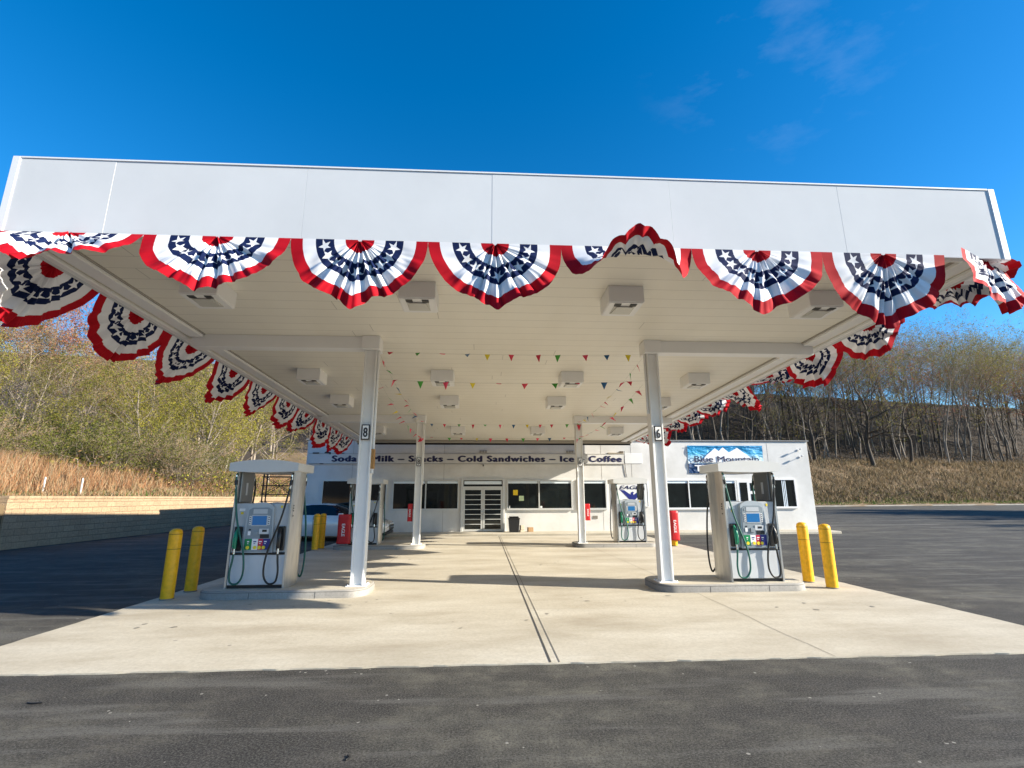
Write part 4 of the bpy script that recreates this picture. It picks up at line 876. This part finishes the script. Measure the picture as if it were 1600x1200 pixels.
# ------------------------------------------------------------------ bollards
def bollard(x, y, lab, proto=[None]):
    if proto[0] is None:
        t = thing('bollard', lab, 'bollard', (x, y, .012), 0, 'yellow bollards beside the pump islands')
        b = MB(); b.lathe([(.092, 0), (.092, .72), (.092, .955), (.088, .985), (.075, 1.01), (.045, 1.028), (0, 1.034)], 0, 0, 'bollard yellow', 32); b.build('sleeve', t)
        b = MB()
        for z in (.725, .945): b.lathe([(.0925, z), (.0935, z + .003), (.0935, z + .008), (.0925, z + .011)], 0, 0, 'bollard seam', 32)
        b.build('seam_ring', t); b = MB(); b.lathe([(.098, .0), (.098, .012), (.092, .018)], 0, 0, 'joint pale', 32); b.build('base_ring', t); proto[0] = t
    else: t = copy_tree(proto[0]); t.location = (x, y, .012); t['label'] = lab
    return t
for x, y, lab in ((-4.764, 8.30, 'yellow bollard left of the front left pump, nearer the camera'), (-4.785, 8.96, 'yellow bollard left of the front left pump, farther from the camera'),
                  (5.842, 8.475, 'yellow bollard right of the front right pump, nearer the camera'), (5.836, 9.08, 'yellow bollard right of the front right pump, farther from the camera'),
                  (-4.93, 15.56, 'yellow bollard left of the rear left pump, nearer the camera'), (-4.86, 15.92, 'yellow bollard left of the rear left pump, farther from the camera'),
                  (5.98, 15.80, 'yellow bollard under the red sleeve, nearer the camera'), (5.95, 16.35, 'yellow bollard behind the one in the red sleeve')):
    bollard(x, y, lab)
def red_cover(name, lab, x, y, z0, z1, hw, hd, txt_h, yel=False):
    t = thing(name, lab, 'red cover', (x, y, z0), 0, 'red covers by the pumps')
    b = MB(); H_ = z1 - z0; P = []
    for k in range(28):
        th = 2 * math.pi * k / 28; c_, s_ = math.cos(th), math.sin(th); P.append((hw * abs(c_) ** .5 * (1 if c_ > 0 else -1), hd * abs(s_) ** .5 * (1 if s_ > 0 else -1)))
    V = []; F = []; lv = [0, .04, .3, .6, .9, .97, 1.0]
    for j, l in enumerate(lv):
        for i, (px, py) in enumerate(P): sc_ = (1.04 if l < .1 else 1) * (1 - .12 * (l == 1)) + .015 * math.sin(i * 1.7 + j * 2); V.append((px * sc_, py * sc_, l * H_))
    for j in range(len(lv) - 1):
        for i in range(28): F.append((j * 28 + i, j * 28 + (i + 1) % 28, (j + 1) * 28 + (i + 1) % 28, (j + 1) * 28 + i))
    F.append(tuple(range(27, -1, -1))); F.append(tuple((len(lv) - 1) * 28 + i for i in range(28))); b.add(V, F, 'red vinyl', True); b.build('sleeve', t)
    lettering('EAGLE', 'lettering', t, (-txt_h * .5, -hd * 1.06 - .004, H_ * .68), txt_h, 'white lettering', width=H_ * .42, rot=(math.pi / 2, math.pi / 2, 0), bold=.03)
red_cover('bollard_cover', 'red vinyl sleeve with white lettering over a yellow bollard, rear right island', 5.98, 15.80, .19, 1.08, .145, .145, .085)
red_cover('bollard_cover', 'large red vinyl cover with white lettering at the rear left island', -4.12, 15.60, .18, 1.02, .19, .10, .095)
red_cover('hose_cover', 'narrow red cover hanging beside the rear right column', CR + .21, R2 + .03, .80, 1.30, .075, .07, .05)
red_cover('hose_cover', 'narrow red cover hanging beside the rear left column', CL - .22, R2 + .03, .80, 1.32, .075, .07, .05)

# ------------------------------------------------------------------ silver car
def car():
    t = thing('parked_car', 'silver four-door sedan parked left of the rear left pump before the shop', 'car', (-5.75, 19.55, 0))
    # x = along the car (nose at +x), y across; stations: x, sill z, belt z, roof z, half width at belt, half width at roof
    S = [(-2.30, .42, .80, .82, .62, .60), (-2.22, .30, .88, .90, .78, .70), (-1.9, .24, .93, .96, .86, .66), (-1.5, .2, .94, 1.06, .89, .58), (-1.0, .18, .92, 1.22, .90, .56), (-.5, .18, .91, 1.28, .905, .56),
         (0, .18, .90, 1.285, .905, .57), (.35, .18, .89, 1.25, .905, .57), (.75, .18, .88, 1.12, .90, .60), (1.15, .18, .86, .90, .895, .70), (1.55, .2, .80, .82, .885, .70), (1.95, .22, .72, .74, .85, .66), (2.22, .28, .62, .64, .74, .55), (2.32, .36, .54, .56, .58, .42)]
    def sec(s_):
        x, a, bz, rz, wb, wr = s_
        return [(x, wb * .93, a), (x, wb, a + .12), (x, wb * 1.0, a + (bz - a) * .55), (x, wb * .985, bz - .03), (x, wb * .955, bz), (x, (wb * .5 + wr * .5) * .985, (bz + rz) / 2), (x, wr, rz - .02 if rz - bz > .1 else rz), (x, wr * .8, rz + .012), (x, 0, rz + .03)]
    half = [sec(s_) for s_ in S]; V = []; n = 17
    for h in half: V += h + [(p[0], -p[1], p[2]) for p in h[-2::-1]]
    F = []; mi = []
    b = MB(); FB = []; FG = []
    for i in range(len(S) - 1):
        for k in range(n - 1):
            f = (i * n + k, i * n + k + 1, (i + 1) * n + k + 1, (i + 1) * n + k); kk = min(k, n - 2 - k)
            glass = (kk in (4, 5) and 2 < i < 9) or (kk in (6, 7) and i in (7, 8)) or (kk in (6, 7) and i in (2, 3))
            (FG if glass else FB).append(f)
    b.add(V, FB, 'car silver', True); b.add(V, [tuple(range(n - 1, -1, -1)), tuple((len(S) - 1) * n + k for k in range(n))], 'car silver')
    bo = b.build('body', t)
    b = MB(); b.add(V, FG, 'car glass', True); b.build('window', t)
    for xd in (-.95, .05, .95):
        pass
    b = MB()
    for x in (-.30, .72, -1.28): b.box(x, x + .012, -.912, -.902, .26, .86, 'black plastic')
    b.build('door_gap', t)
    for x in (-.15, -1.15):
        b = MB(); b.box(x - .2, x - .02, -.925, -.90, .70, .73, 'car silver', .008); b.build('door_handle', t)
    for sx_ in (-1, 1):
        b = MB(); b.box(.60, .78, sx_ * .98 - .07, sx_ * .98 + .07, .86, .97, 'car silver', .03); b.build('mirror', t)
        b = MB(); b.add([(2.18, sx_ * .70, .56), (2.02, sx_ * .82, .60), (1.86, sx_ * .87, .68), (1.98, sx_ * .80, .70), (2.26, sx_ * .55, .60), (2.30, sx_ * .52, .54)], [(0, 1, 2, 3, 4, 5)], 'lamp lens'); b.box(2.1, 2.27, sx_ * .62 - .09, sx_ * .62 + .09, .52, .60, 'lamp lens', .02); b.build('headlight', t)
        b = MB(); b.box(-2.31, -2.15, sx_ * .6 - .14, sx_ * .6 + .14, .68, .80, 'tail red', .02); b.build('tail_light', t)
        for x in (-1.35, 1.42):
            b = MB(); pr = [(.22, -.1), (.315, -.1), (.33, -.07), (.33, .07), (.315, .1), (.22, .1)]
            V2 = []; nn_ = 28
            for r_, yy in pr:
                for k in range(nn_): th = 2 * math.pi * k / nn_; V2.append((x + r_ * math.cos(th), sx_ * .80 + yy, .33 + r_ * math.sin(th)))
            F2 = [(i * nn_ + k, i * nn_ + (k + 1) % nn_, (i + 1) * nn_ + (k + 1) % nn_, (i + 1) * nn_ + k) for i in range(5) for k in range(nn_)]
            b.add(V2, F2, 'tyre', True); wo = b.build('wheel', t)
            q = MB(); q.prism([(x + .225 * math.cos(2 * math.pi * k / 24), .33 + .225 * math.sin(2 * math.pi * k / 24)) for k in range(24)], 'y', sx_ * .80 - .08, sx_ * .80 + .08, 'black plastic')
            for k in range(5):
                th = 2 * math.pi * k / 5; c_, s_ = math.cos(th), math.sin(th); e = .03
                q.add([(x + a_ * c_ - bb * s_, sx_ * .885, .33 + a_ * s_ + bb * c_) for a_, bb in ((.02, -e), (.21, -e * .8), (.21, e * .8), (.02, e))], [(0, 1, 2, 3)], 'chrome')
            q.build('rim', wo)
    b = MB(); b.box(2.24, 2.345, -.42, .42, .36, .54, 'black plastic', .03); b.box(2.345, 2.352, -.4, .4, .44, .46, 'chrome'); b.build('grille', t)
    b = MB(); b.box(2.0, 2.28, -.72, .72, .18, .30, 'black plastic', .04); b.build('bumper_insert', t)
car()

# ------------------------------------------------------------------ retaining wall, rack, twigs
def rwall():
    t = thing('retaining_wall', 'long tan block retaining wall along the left edge of the lot', 'wall', (-14.4, 16, 0))
    b = MB(); y = 16.25; rd = random.Random(3); top = 1.60
    b.box(-.35, .0, -.0 + .25, 42, -.1, 1.50, 'tan blocks'); b.build('block_face', t)
    b = MB(); yy = .25
    while yy < 42: l = 1.35; b.box(-.38, .03, yy + .004, yy + l - .004, 1.502 , 1.60, 'tan blocks', .01); yy += l
    b.build('cap_course', t)
rwall()
t = thing('stone_pile', 'grey rubble at the near end of the tan retaining wall', 'stone pile', (-14.6, 15.9, 0))
rd = random.Random(8)
for k in range(14):
    b = MB(); x, y, s_ = rd.uniform(-.5, .25), rd.uniform(-.9, .2), rd.uniform(.22, .42); z = rd.uniform(0, 1.1)
    b.lathe([(0, -s_ * .5), (s_ * .7, -s_ * .35), (s_, 0), (s_ * .6, s_ * .4), (0, s_ * .5)], x, y, 'kerb concrete', 7); o = b.build('stone', t); o.location.z = z + s_ * .3
t = thing('steel_rack', 'black steel lattice frame standing left of the shop beyond the front left pump', 'frame', (-9.45, 24.0, 0), .15)
b = MB()
for x in (-.62, .62):
    for y in (-.3, .3): b.box(x - .025, x + .025, y - .025, y + .025, 0, 2.62, 'steel black')
b.build('post', t); b = MB()
for z in (.55, 1.35, 1.65, 2.05, 2.45, 2.58):
    for y in (-.3, .3): b.box(-.7, .7, y - .018, y + .018, z, z + .035, 'steel black')
b.build('rail', t); b = MB()
for y in (-.3, .3):
    b.tube([(-.6, y, 1.68), (.6, y, 2.45)], .014, 'steel black', 6); b.tube([(.6, y, 1.68), (-.6, y, 2.45)], .014, 'steel black', 6); b.tube([(-.6, y, .6), (.6, y, 1.35)], .014, 'steel black', 6); b.tube([(.6, y, .6), (-.6, y, 1.35)], .014, 'steel black', 6)
b.build('brace', t)
for x, y, ln_, a_, lab in ((-3.35, 4.35, .11, .1, 'short black twig lying on the asphalt at the lower left'), (-.78, 3.39, .05, 1.9, 'tiny black twig lying on the asphalt near the bottom middle')):
    b = MB(); b.tube([(-ln_ / 2, .015, .006), (-.01, -.008, .008), (ln_ / 2, 0, .006)], .005, 'black rubber', 6); o = b.build('twig', None, (x, y, 0)); o.rotation_euler = (0, 0, a_); tag(o, lab, 'twig')

# ------------------------------------------------------------------ vegetation
def tree_geo(seed, h, r0, spread=.5, lean=.06, nb=(13, 6, 5), crown_from=.35, tw_len=.7, leaves=1500, leaf=.10, droop=0.0, twigs=3, kink=.09, up=.25, multi=1):
    rs = np.random.RandomState(seed)
    TV = []; TF = []; tw = []; lp = []
    def norm(v): return v / (np.linalg.norm(v) + 1e-9)
    def tube(pts, rad, n):
        o = sum(len(v) for v in TV); V = []
        for i, p in enumerate(pts):
            d = norm(pts[min(i + 1, len(pts) - 1)] - pts[max(i - 1, 0)]); a = norm(np.cross(d, [0.13, .97, .2])); b_ = np.cross(d, a)
            for k in range(n): t_ = 2 * math.pi * k / n; V.append(p + (a * math.cos(t_) + b_ * math.sin(t_)) * rad[i])
        TV.append(np.array(V)); m_ = len(pts)
        for i in range(m_ - 1):
            for k in range(n): TF.append((o + i * n + k, o + i * n + (k + 1) % n, o + (i + 1) * n + (k + 1) % n, o + (i + 1) * n + k))
    def grow(p, d, L_, r, lev, sides):
        n = {0: 9, 1: 6, 2: 4, 3: 3}[lev]; pts = [p]; rad = [r]
        for i in range(n):
            d = norm(d + rs.normal(0, kink * (1 + lev * .5), 3) + np.array([0, 0, up * (.15 if lev else .05) - droop * lev * .03])); p = p + d * L_ / n; pts.append(p); rad.append(max(.004, r * (1 - .82 * (i + 1) / n)))
        if lev <= 2: tube(pts, rad, sides)
        else: tw.append((pts[0], pts[len(pts) // 2], r * 1.2)); tw.append((pts[len(pts) // 2], pts[-1], r * .8))
        if lev == 3:
            for _ in range(twigs):
                q = pts[rs.randint(1, len(pts))]; dd = norm(d + rs.normal(0, .7, 3)); e = q + dd * tw_len * rs.uniform(.3, 1) * .6; tw.append((q, e, .011)); lp.append(e); lp.append((q + e) / 2)
            lp.append(pts[-1]); return
        k = nb[lev]
        for c in range(k):
            f = (crown_from + (1 - crown_from) * (c + rs.uniform(0, 1)) / k) if lev == 0 else (.2 + .8 * (c + rs.uniform(0, 1)) / k)
            f = min(f, .98); ii = f * n; i0 = int(ii); q = pts[i0] + (pts[min(i0 + 1, n)] - pts[i0]) * (ii - i0); rr_ = rad[i0]
            th = rs.uniform(0, 2 * math.pi); out_ = np.array([math.cos(th), math.sin(th), 0]); dd0 = norm(pts[min(i0 + 1, n)] - pts[max(i0 - 1, 0)])
            if lev == 0:
                dd = norm(out_ * (spread + .5) + np.array([0, 0, rs.uniform(.35, 1.0)])); Lc = L_ * (.20 + .30 * (1 - abs(f - .55))) * (.6 + spread) * rs.uniform(.7, 1.15)
            else: dd = norm(dd0 + (out_ + np.array([0, 0, rs.uniform(-.3, .6)])) * rs.uniform(.5, 1.0)); Lc = L_ * rs.uniform(.35, .6)
            grow(q, dd, Lc, rr_ * rs.uniform(.42, .62), lev + 1, {0: 5, 1: 3, 2: 3}[lev])
    for m_ in range(multi):
        a_ = rs.uniform(0, 6.28); b0 = np.array([math.cos(a_), math.sin(a_), 0]) * (0 if multi == 1 else .25)
        grow(b0 + np.array([0, 0, -.3]), norm(np.array([0, 0, 1]) + rs.normal(0, lean, 3) * [1, 1, 0] + b0 * .6), h * rs.uniform(.85, 1), r0, 0, 8)
    TVa = np.concatenate(TV)
    # twigs as thin three-sided prisms
    A = np.array([t_[0] for t_ in tw]); B = np.array([t_[1] for t_ in tw]); rw = np.array([t_[2] for t_ in tw])[:, None]
    D = B - A; D /= np.linalg.norm(D, axis=1)[:, None] + 1e-9; s1 = np.cross(D, [0.2, .1, .97]); s1 /= np.linalg.norm(s1, axis=1)[:, None] + 1e-9; s2_ = np.cross(D, s1)
    c60, s60 = .5, .866
    TW = np.stack([A + s1 * rw, A + (-s1 * c60 + s2_ * s60) * rw, A + (-s1 * c60 - s2_ * s60) * rw, B], 1).reshape(-1, 3); n = len(A); o = np.arange(n)[:, None] * 4
    TWF = np.concatenate([o + [0, 1, 3], o + [1, 2, 3], o + [2, 0, 3]])
    lp = np.array(lp)
    if leaves:
        idx = rs.randint(0, len(lp), leaves); P = lp[idx] + rs.normal(0, .16, (leaves, 3)); U = rs.normal(0, 1, (leaves, 3)); U /= np.linalg.norm(U, axis=1)[:, None]; W2 = np.cross(U, rs.normal(0, 1, (leaves, 3))); W2 /= np.linalg.norm(W2, axis=1)[:, None]
        s_ = (leaf * rs.uniform(.5, 1.3, leaves))[:, None]; LV = np.stack([P - U * s_, P + W2 * s_ * .45, P + U * s_, P - W2 * s_ * .45], 1).reshape(-1, 3); LF = np.arange(leaves * 4).reshape(-1, 4)
    else: LV = np.zeros((0, 3)); LF = np.zeros((0, 4), int)
    return TVa, np.array(TF), TW, TWF, LV, LF
def make_tree(name, label, cat, group, bark, twig, leafm, **kw):
    TVa, TF, TW, TWF, LV, LF = tree_geo(**kw)
    t = thing(name, label, cat, (0, 0, 0), 0, group)
    npmesh('trunk', TVa, [TF], [bark], [0], t, True)
    V = np.concatenate([TW, LV]) if len(LV) else TW
    npmesh('crown', V, [TWF] + ([LF + len(TW)] if len(LF) else []), [twig, leafm], [0, 1], t)
    t.location = (0, -500, -100); return t
def scatter(protos, spots, labs=None):
    used = set()
    for i, (x, y, s_, k) in enumerate(spots):
        p = protos[k % len(protos)]
        o = p if k % len(protos) not in used else copy_tree(p); used.add(k % len(protos))
        o.location = (x, y, float(height(x, y)) - .1); o.scale = (s_, s_, s_ * (0.92 + .16 * ((i * 37) % 10) / 10)); o.rotation_euler = (0, 0, (i * 2.399) % 6.283)
    for j, p in enumerate(protos):
        if j not in used:
            for c in list(p.children): bpy.data.objects.remove(c)
            bpy.data.objects.remove(p)

# right and rear wood: tall bare spring trees
GW = 'bare woodland trees on the slope behind the lot'
wood = [make_tree('bare_tree', 'tall bare spring tree with a thin dark trunk in the wood beyond the lot', 'tree', GW, 'bark dark', 'twig dark', 'leaf olive', seed=11, h=20, r0=.16, nb=(13, 6, 5), crown_from=.45, leaves=800, leaf=.12, spread=.4, twigs=5),
        make_tree('pale_tree', 'slim tree with a pale straight trunk in the wood beyond the lot', 'tree', 'pale-trunked woodland trees behind the lot', 'bark pale', 'twig pale', 'leaf olive', seed=12, h=21, r0=.15, nb=(11, 6, 5), crown_from=.55, leaves=700, leaf=.12, spread=.3, twigs=5),
        make_tree('budding_tree', 'woodland tree with yellow-green budding crown beyond the lot', 'tree', 'budding woodland trees behind the lot', 'bark dark', 'twig pale', 'leaf yellow', seed=13, h=19, r0=.16, nb=(14, 6, 5), crown_from=.40, leaves=1700, leaf=.12, spread=.5, twigs=5),
        make_tree('reddish_tree', 'woodland tree with a rust-tinted crown beyond the lot', 'tree', 'rust-tinted woodland trees behind the lot', 'bark dark', 'twig pale', 'leaf red', seed=14, h=19, r0=.16, nb=(13, 6, 5), crown_from=.45, leaves=1200, leaf=.12, spread=.4, twigs=5)]
rs = np.random.RandomState(5); spots = []
def pt_s(a_, s_): p = LA + LD * a_ + LN * s_; return float(p[0]), float(p[1])
for row_, (s_, dens) in enumerate(((24, 3.9), (30, 3.6), (36, 3.6), (43, 3.9), (51, 4.2), (60, 4.6))):
    a_ = -20.0
    while a_ < 250:
        x, y = pt_s(a_ + rs.uniform(-1.5, 1.5), s_ + rs.uniform(-3.4, 3.4)); az = math.degrees(math.atan2(x, y))
        if 17 < az < 52.5 or (-24 < az <= 17 and row_ in (0, 2)): spots.append((x, y, rs.uniform(.98, 1.48), int(rs.choice([0, 1, 1, 1, 2, 3]))))
        a_ += dens * rs.uniform(.6, 1.4)
rs.shuffle(spots); scatter(wood, [(float(a), float(b), float(c), int(d)) for a, b, c, d in spots[:520]]); NW = len(spots)
big = make_tree('spreading_tree', 'dark crooked spreading tree standing alone in front of the right-hand wood', 'tree', None, 'bark dark', 'twig dark', 'leaf olive', seed=21, h=21, r0=.46, nb=(12, 8, 6), crown_from=.22, leaves=1600, leaf=.15, spread=.75, kink=.19, lean=.02)
big.location = (*pt_s(103, 20), 0); big.location.z = float(height(big.location.x, big.location.y)) - .2
for a_, s_, sc_, lab in ((90, 22, .8, 'dark crooked tree left of the big spreading tree before the wood'), (116, 22, .85, 'dark crooked tree right of the big spreading tree before the wood'), (76, 23, .75, 'dark crooked tree nearest the shop corner before the wood')):
    o = copy_tree(big); x, y = pt_s(a_, s_); o.location = (x, y, float(height(x, y)) - .2); o.scale = (sc_,) * 3; o.rotation_euler = (0, 0, a_); o['label'] = lab
# left slope: dense young trees and shrubs close behind the wall
left = [make_tree('young_tree', 'slender young tree with olive leaves on the slope above the retaining wall', 'tree', 'olive young trees on the left slope', 'bark pale', 'twig pale', 'leaf olive', seed=31, h=10.5, r0=.11, nb=(13, 6, 5), crown_from=.25, leaves=3600, leaf=.08, spread=.35, tw_len=.5),
        make_tree('birch_tree', 'thin tree with a whitish trunk and bare twigs on the left slope', 'tree', 'white-trunked trees on the left slope', 'bark white', 'twig pale', 'bud tan', seed=32, h=12.5, r0=.12, nb=(12, 6, 5), crown_from=.38, leaves=1600, leaf=.06, spread=.28, tw_len=.6),
        make_tree('leafing_tree', 'tree in fresh yellow-green leaf on the left slope', 'tree', 'yellow-green trees on the left slope', 'bark pale', 'twig pale', 'leaf yellow', seed=33, h=10.0, r0=.12, nb=(14, 6, 5), crown_from=.28, leaves=5000, leaf=.08, spread=.45, tw_len=.5),
        make_tree('tan_tree', 'twiggy tan tree without leaves on the left slope', 'tree', 'twiggy tan trees on the left slope', 'bark pale', 'twig pale', 'bud tan', seed=34, h=12.0, r0=.14, nb=(15, 7, 5), crown_from=.3, leaves=2400, leaf=.07, spread=.45, tw_len=.7, twigs=4)]
redt = [make_tree('red_maple', 'tall maple with red spring buds at the top of the left slope', 'tree', 'red-budded maples on the left slope', 'bark pale', 'twig pale', 'leaf red', seed=35, h=12.5, r0=.15, nb=(14, 7, 5), crown_from=.3, leaves=5500, leaf=.08, spread=.5)]
shr = [make_tree('shrub', 'bushy green shrub at the foot of the left slope', 'shrub', 'green shrubs on the left slope', 'bark pale', 'twig pale', 'leaf green', seed=36, h=3.4, r0=.04, nb=(9, 5, 4), crown_from=.08, leaves=5200, leaf=.06, spread=.9, tw_len=.35, multi=3),
       make_tree('tan_bush', 'tangled tan bush without leaves on the left slope', 'shrub', 'tan bushes on the left slope', 'bark pale', 'twig pale', 'bud tan', seed=37, h=3.2, r0=.035, nb=(9, 5, 4), crown_from=.08, leaves=1500, leaf=.045, spread=.8, tw_len=.5, multi=4, twigs=4)]
sp = []; sr = []; sb = []
def polar(az, d): return -d * math.sin(R(az)), d * math.cos(R(az))      # az left of straight ahead
for (d0, d1, n_, s0, s1) in ((40, 46, 16, .62, .9), (46, 52, 20, .8, 1.05), (52, 60, 22, .9, 1.15), (60, 72, 14, .9, 1.15)):
    for i in range(n_):
        az = 12 + (48 - 12) * (i + rs.uniform(.1, .9)) / n_; d = rs.uniform(d0, d1); x, y = polar(az, d)
        if x > -19: continue
        sp.append((x, y, rs.uniform(s0, s1) * (.78 if az > 33 else 1.0), int(rs.choice([0, 0, 0, 1, 2, 2, 3, 3]))))
for az, d, s_ in ((48.5, 56, 1.05), (46, 58, 1.15), (43.5, 57, 1.1), (41, 59, 1.12), (38.3, 58, 1.0), (35, 62, 1.0), (50, 54, 1.1)): x, y = polar(az, d); sr.append((x, y, s_, 0))
for i in range(44):
    az = 12 + 37 * (i + rs.uniform(.1, .9)) / 44; d = rs.uniform(34, 43) * (1 if az > 24 else 1.0); x, y = polar(az, d)
    if x > -17.5: continue
    sb.append((x, y, rs.uniform(.6, 1.15), int(rs.choice([0, 0, 1]))))
scatter(left, sp); scatter(redt, sr); scatter(shr, sb)
# trees out of the frame to the right: they throw the dark shade on the far lot
scatter([make_tree('shade_tree', 'bare tree beyond the right-hand edge of the lot', 'tree', 'trees east of the lot', 'bark dark', 'twig dark', 'leaf olive', seed=41, h=17, r0=.3, nb=(16, 8, 6), crown_from=.15, leaves=9000, leaf=.28, spread=.6)], [(76 + 5 * (i % 3), 8 + i * 3.2, 1.0, 0) for i in range(11)])

# grasses, undergrowth
def blades(name, lab, cat, pts, hts, wid, mats_, seed, bend=.35, per=1):
    rs = np.random.RandomState(seed); n = len(pts); P = np.asarray(pts); H_ = np.asarray(hts)[:, None]
    th = rs.uniform(0, 6.283, n); q = np.stack([np.cos(th), np.sin(th), np.zeros(n)], 1); b_ = rs.normal(0, bend, (n, 2)); top = np.concatenate([b_, np.ones((n, 1))], 1) * H_; mid = np.concatenate([b_ * .3, np.ones((n, 1)) * .55], 1) * H_
    w_ = (wid * rs.uniform(.6, 1.4, n))[:, None]
    V = np.stack([P - q * w_, P + q * w_, P + mid + q * w_ * .8, P + mid - q * w_ * .8, P + top], 1).reshape(-1, 3); o = np.arange(n)[:, None] * 5
    mk = rs.randint(0, len(mats_), n)
    FQ = o + [0, 1, 2, 3]; FT = o + [3, 2, 4]; F = []; mi = []
    for k in range(len(mats_)): F += [FQ[mk == k], FT[mk == k]]; mi += [k, k]
    ob = npmesh(name, V, F, mats_, mi); return stuff(ob, lab, cat)
rs = np.random.RandomState(6)
def left_pts(n, x0, x1, y0, y1):
    x = rs.uniform(x0, x1, n); y = rs.uniform(y0, y1, n); return np.stack([x, y, height(x, y) - .05], 1)
P = left_pts(85000, -33, -14.9, 8, 58); patch = (np.sin(P[:, 0] * .5 + 1) + np.sin(P[:, 1] * .37) + np.sin(P[:, 0] * 1.3 + P[:, 1] * .9) * .5); near = np.clip((-P[:, 0] - 15) / 4, .25, 1)
blades('tall_grass', 'tall dry russet grass on the bank above the retaining wall', 'grass', P, (1.25 + .35 * patch * .5 + rs.uniform(-.4, .4, len(P))) * near, .013, ['reed', 'reed', 'straw'], 1, .22)
P = left_pts(16000, -17.5, -14.8, 8, 58); blades('low_grass', 'short green and brown growth along the top of the retaining wall', 'grass', P, rs.uniform(.1, .4, len(P)), .018, ['lawn', 'straw', 'straw'], 2, .5)
def undergrowth(name, lab, n, fx, seed, leafs, tw='twig pale', hmax=2.2, leaf=.08, frac=.6):
    rs = np.random.RandomState(seed); x, y = fx(n, rs); z = height(x, y); nt = int(n * (1 - frac)); P = np.stack([x, y, z + rs.uniform(0, 1, n) ** 1.3 * hmax * (0.6 + .4 * np.sin(x * .7) * np.cos(y * .6))], 1)
    A = P[:nt]; D = rs.normal(0, .5, (nt, 3)) + [0, 0, .6]; B = A + D * rs.uniform(.4, 1.3, (nt, 1)) * hmax * .45; s1 = np.cross(D, [.3, .2, .9]); s1 /= np.linalg.norm(s1, axis=1)[:, None]; r_ = leaf * .18
    TW = np.stack([A - s1 * r_, A + s1 * r_, B], 1).reshape(-1, 3); TWF = np.arange(nt * 3).reshape(-1, 3)
    Q = P[nt:]; m_ = len(Q); U = rs.normal(0, 1, (m_, 3)); U /= np.linalg.norm(U, axis=1)[:, None]; W2 = np.cross(U, rs.normal(0, 1, (m_, 3))); W2 /= np.linalg.norm(W2, axis=1)[:, None]; s_ = (leaf * rs.uniform(.5, 1.4, m_))[:, None]
    LV = np.stack([Q - U * s_, Q + W2 * s_ * .5, Q + U * s_, Q - W2 * s_ * .5], 1).reshape(-1, 3); LF = np.arange(m_ * 4).reshape(-1, 4) + len(TW); mk = rs.randint(0, len(leafs), m_)
    ob = npmesh(name, np.concatenate([TW, LV]), [TWF] + [LF[mk == k] for k in range(len(leafs))], [tw] + leafs, list(range(len(leafs) + 1))); return stuff(ob, lab, 'undergrowth')
def f1(n, rs): az = rs.uniform(9, 50, n); d = rs.uniform(33, 66, n); return -d * np.sin(np.radians(az)), d * np.cos(np.radians(az))
undergrowth('undergrowth', 'mixed tangled undergrowth between the trees on the left slope', 52000, f1, 3, ['leaf olive', 'leaf green', 'bud tan', 'leaf yellow'], tw='twig dark', hmax=1.8, leaf=.085)
def f2(lo, hi):
    def f(n, rs): a_ = rs.uniform(15, 240, n); s_ = rs.uniform(lo, hi, n); p = LA[None] + LD[None] * a_[:, None] + LN[None] * s_[:, None]; return p[:, 0], p[:, 1]
    return f
undergrowth('brushwood', 'dark leafless brush on the floor of the right-hand wood', 60000, f2(22, 60), 4, ['bramble', 'bramble', 'bud tan'], tw='twig dark', hmax=2.4, leaf=.14, frac=.4)
undergrowth('bramble_thicket', 'dark bramble along the foot of the right-hand bank', 26000, f2(1.2, 6.5), 5, ['bramble', 'leaf green', 'bramble'], tw='twig dark', hmax=1.2, leaf=.12, frac=.6)
x, y = f2(.8, 25)(110000, rs); P = np.stack([x, y, height(x, y) - .05], 1); patch = np.sin(x * .3) * np.cos(y * .43) + .5 * np.sin(x * .9 + y)
blades('dry_grass', 'dry tan grass covering the bank behind the lot', 'grass', P, (.6 + .4 * patch + rs.uniform(-.3, .5, len(P))).clip(.15), .04, ['straw', 'straw', 'bramble'], 7, .5)
x, y = f2(.2, 2.2)(22000, rs); P = np.stack([x, y, height(x, y) - .03], 1)
blades('verge_grass', 'low green grass along the far edge of the lot', 'grass', P, rs.uniform(.08, .3, len(P)), .04, ['lawn', 'lawn', 'straw'], 8, .4)
for az, lab in ((39.6, 'left white marker stake in the russet grass'), (37.2, 'right white marker stake in the russet grass')):
    x, y = polar(az, 26.5); b = MB(); b.box(-.02, .02, -.02, .02, 0, .72, 'sign white', .004); b.prism([(-.02, .72), (.02, .72), (0, .77)], 'y', -.02, .02, 'white lettering')
    o = b.build('marker_stake', None, (x, y, float(height(x, y)))); tag(o, lab, 'stake', 'marker stakes on the left bank')
print('wood trees', min(NW, 190), 'left', len(sp), 'shrubs', len(sb))
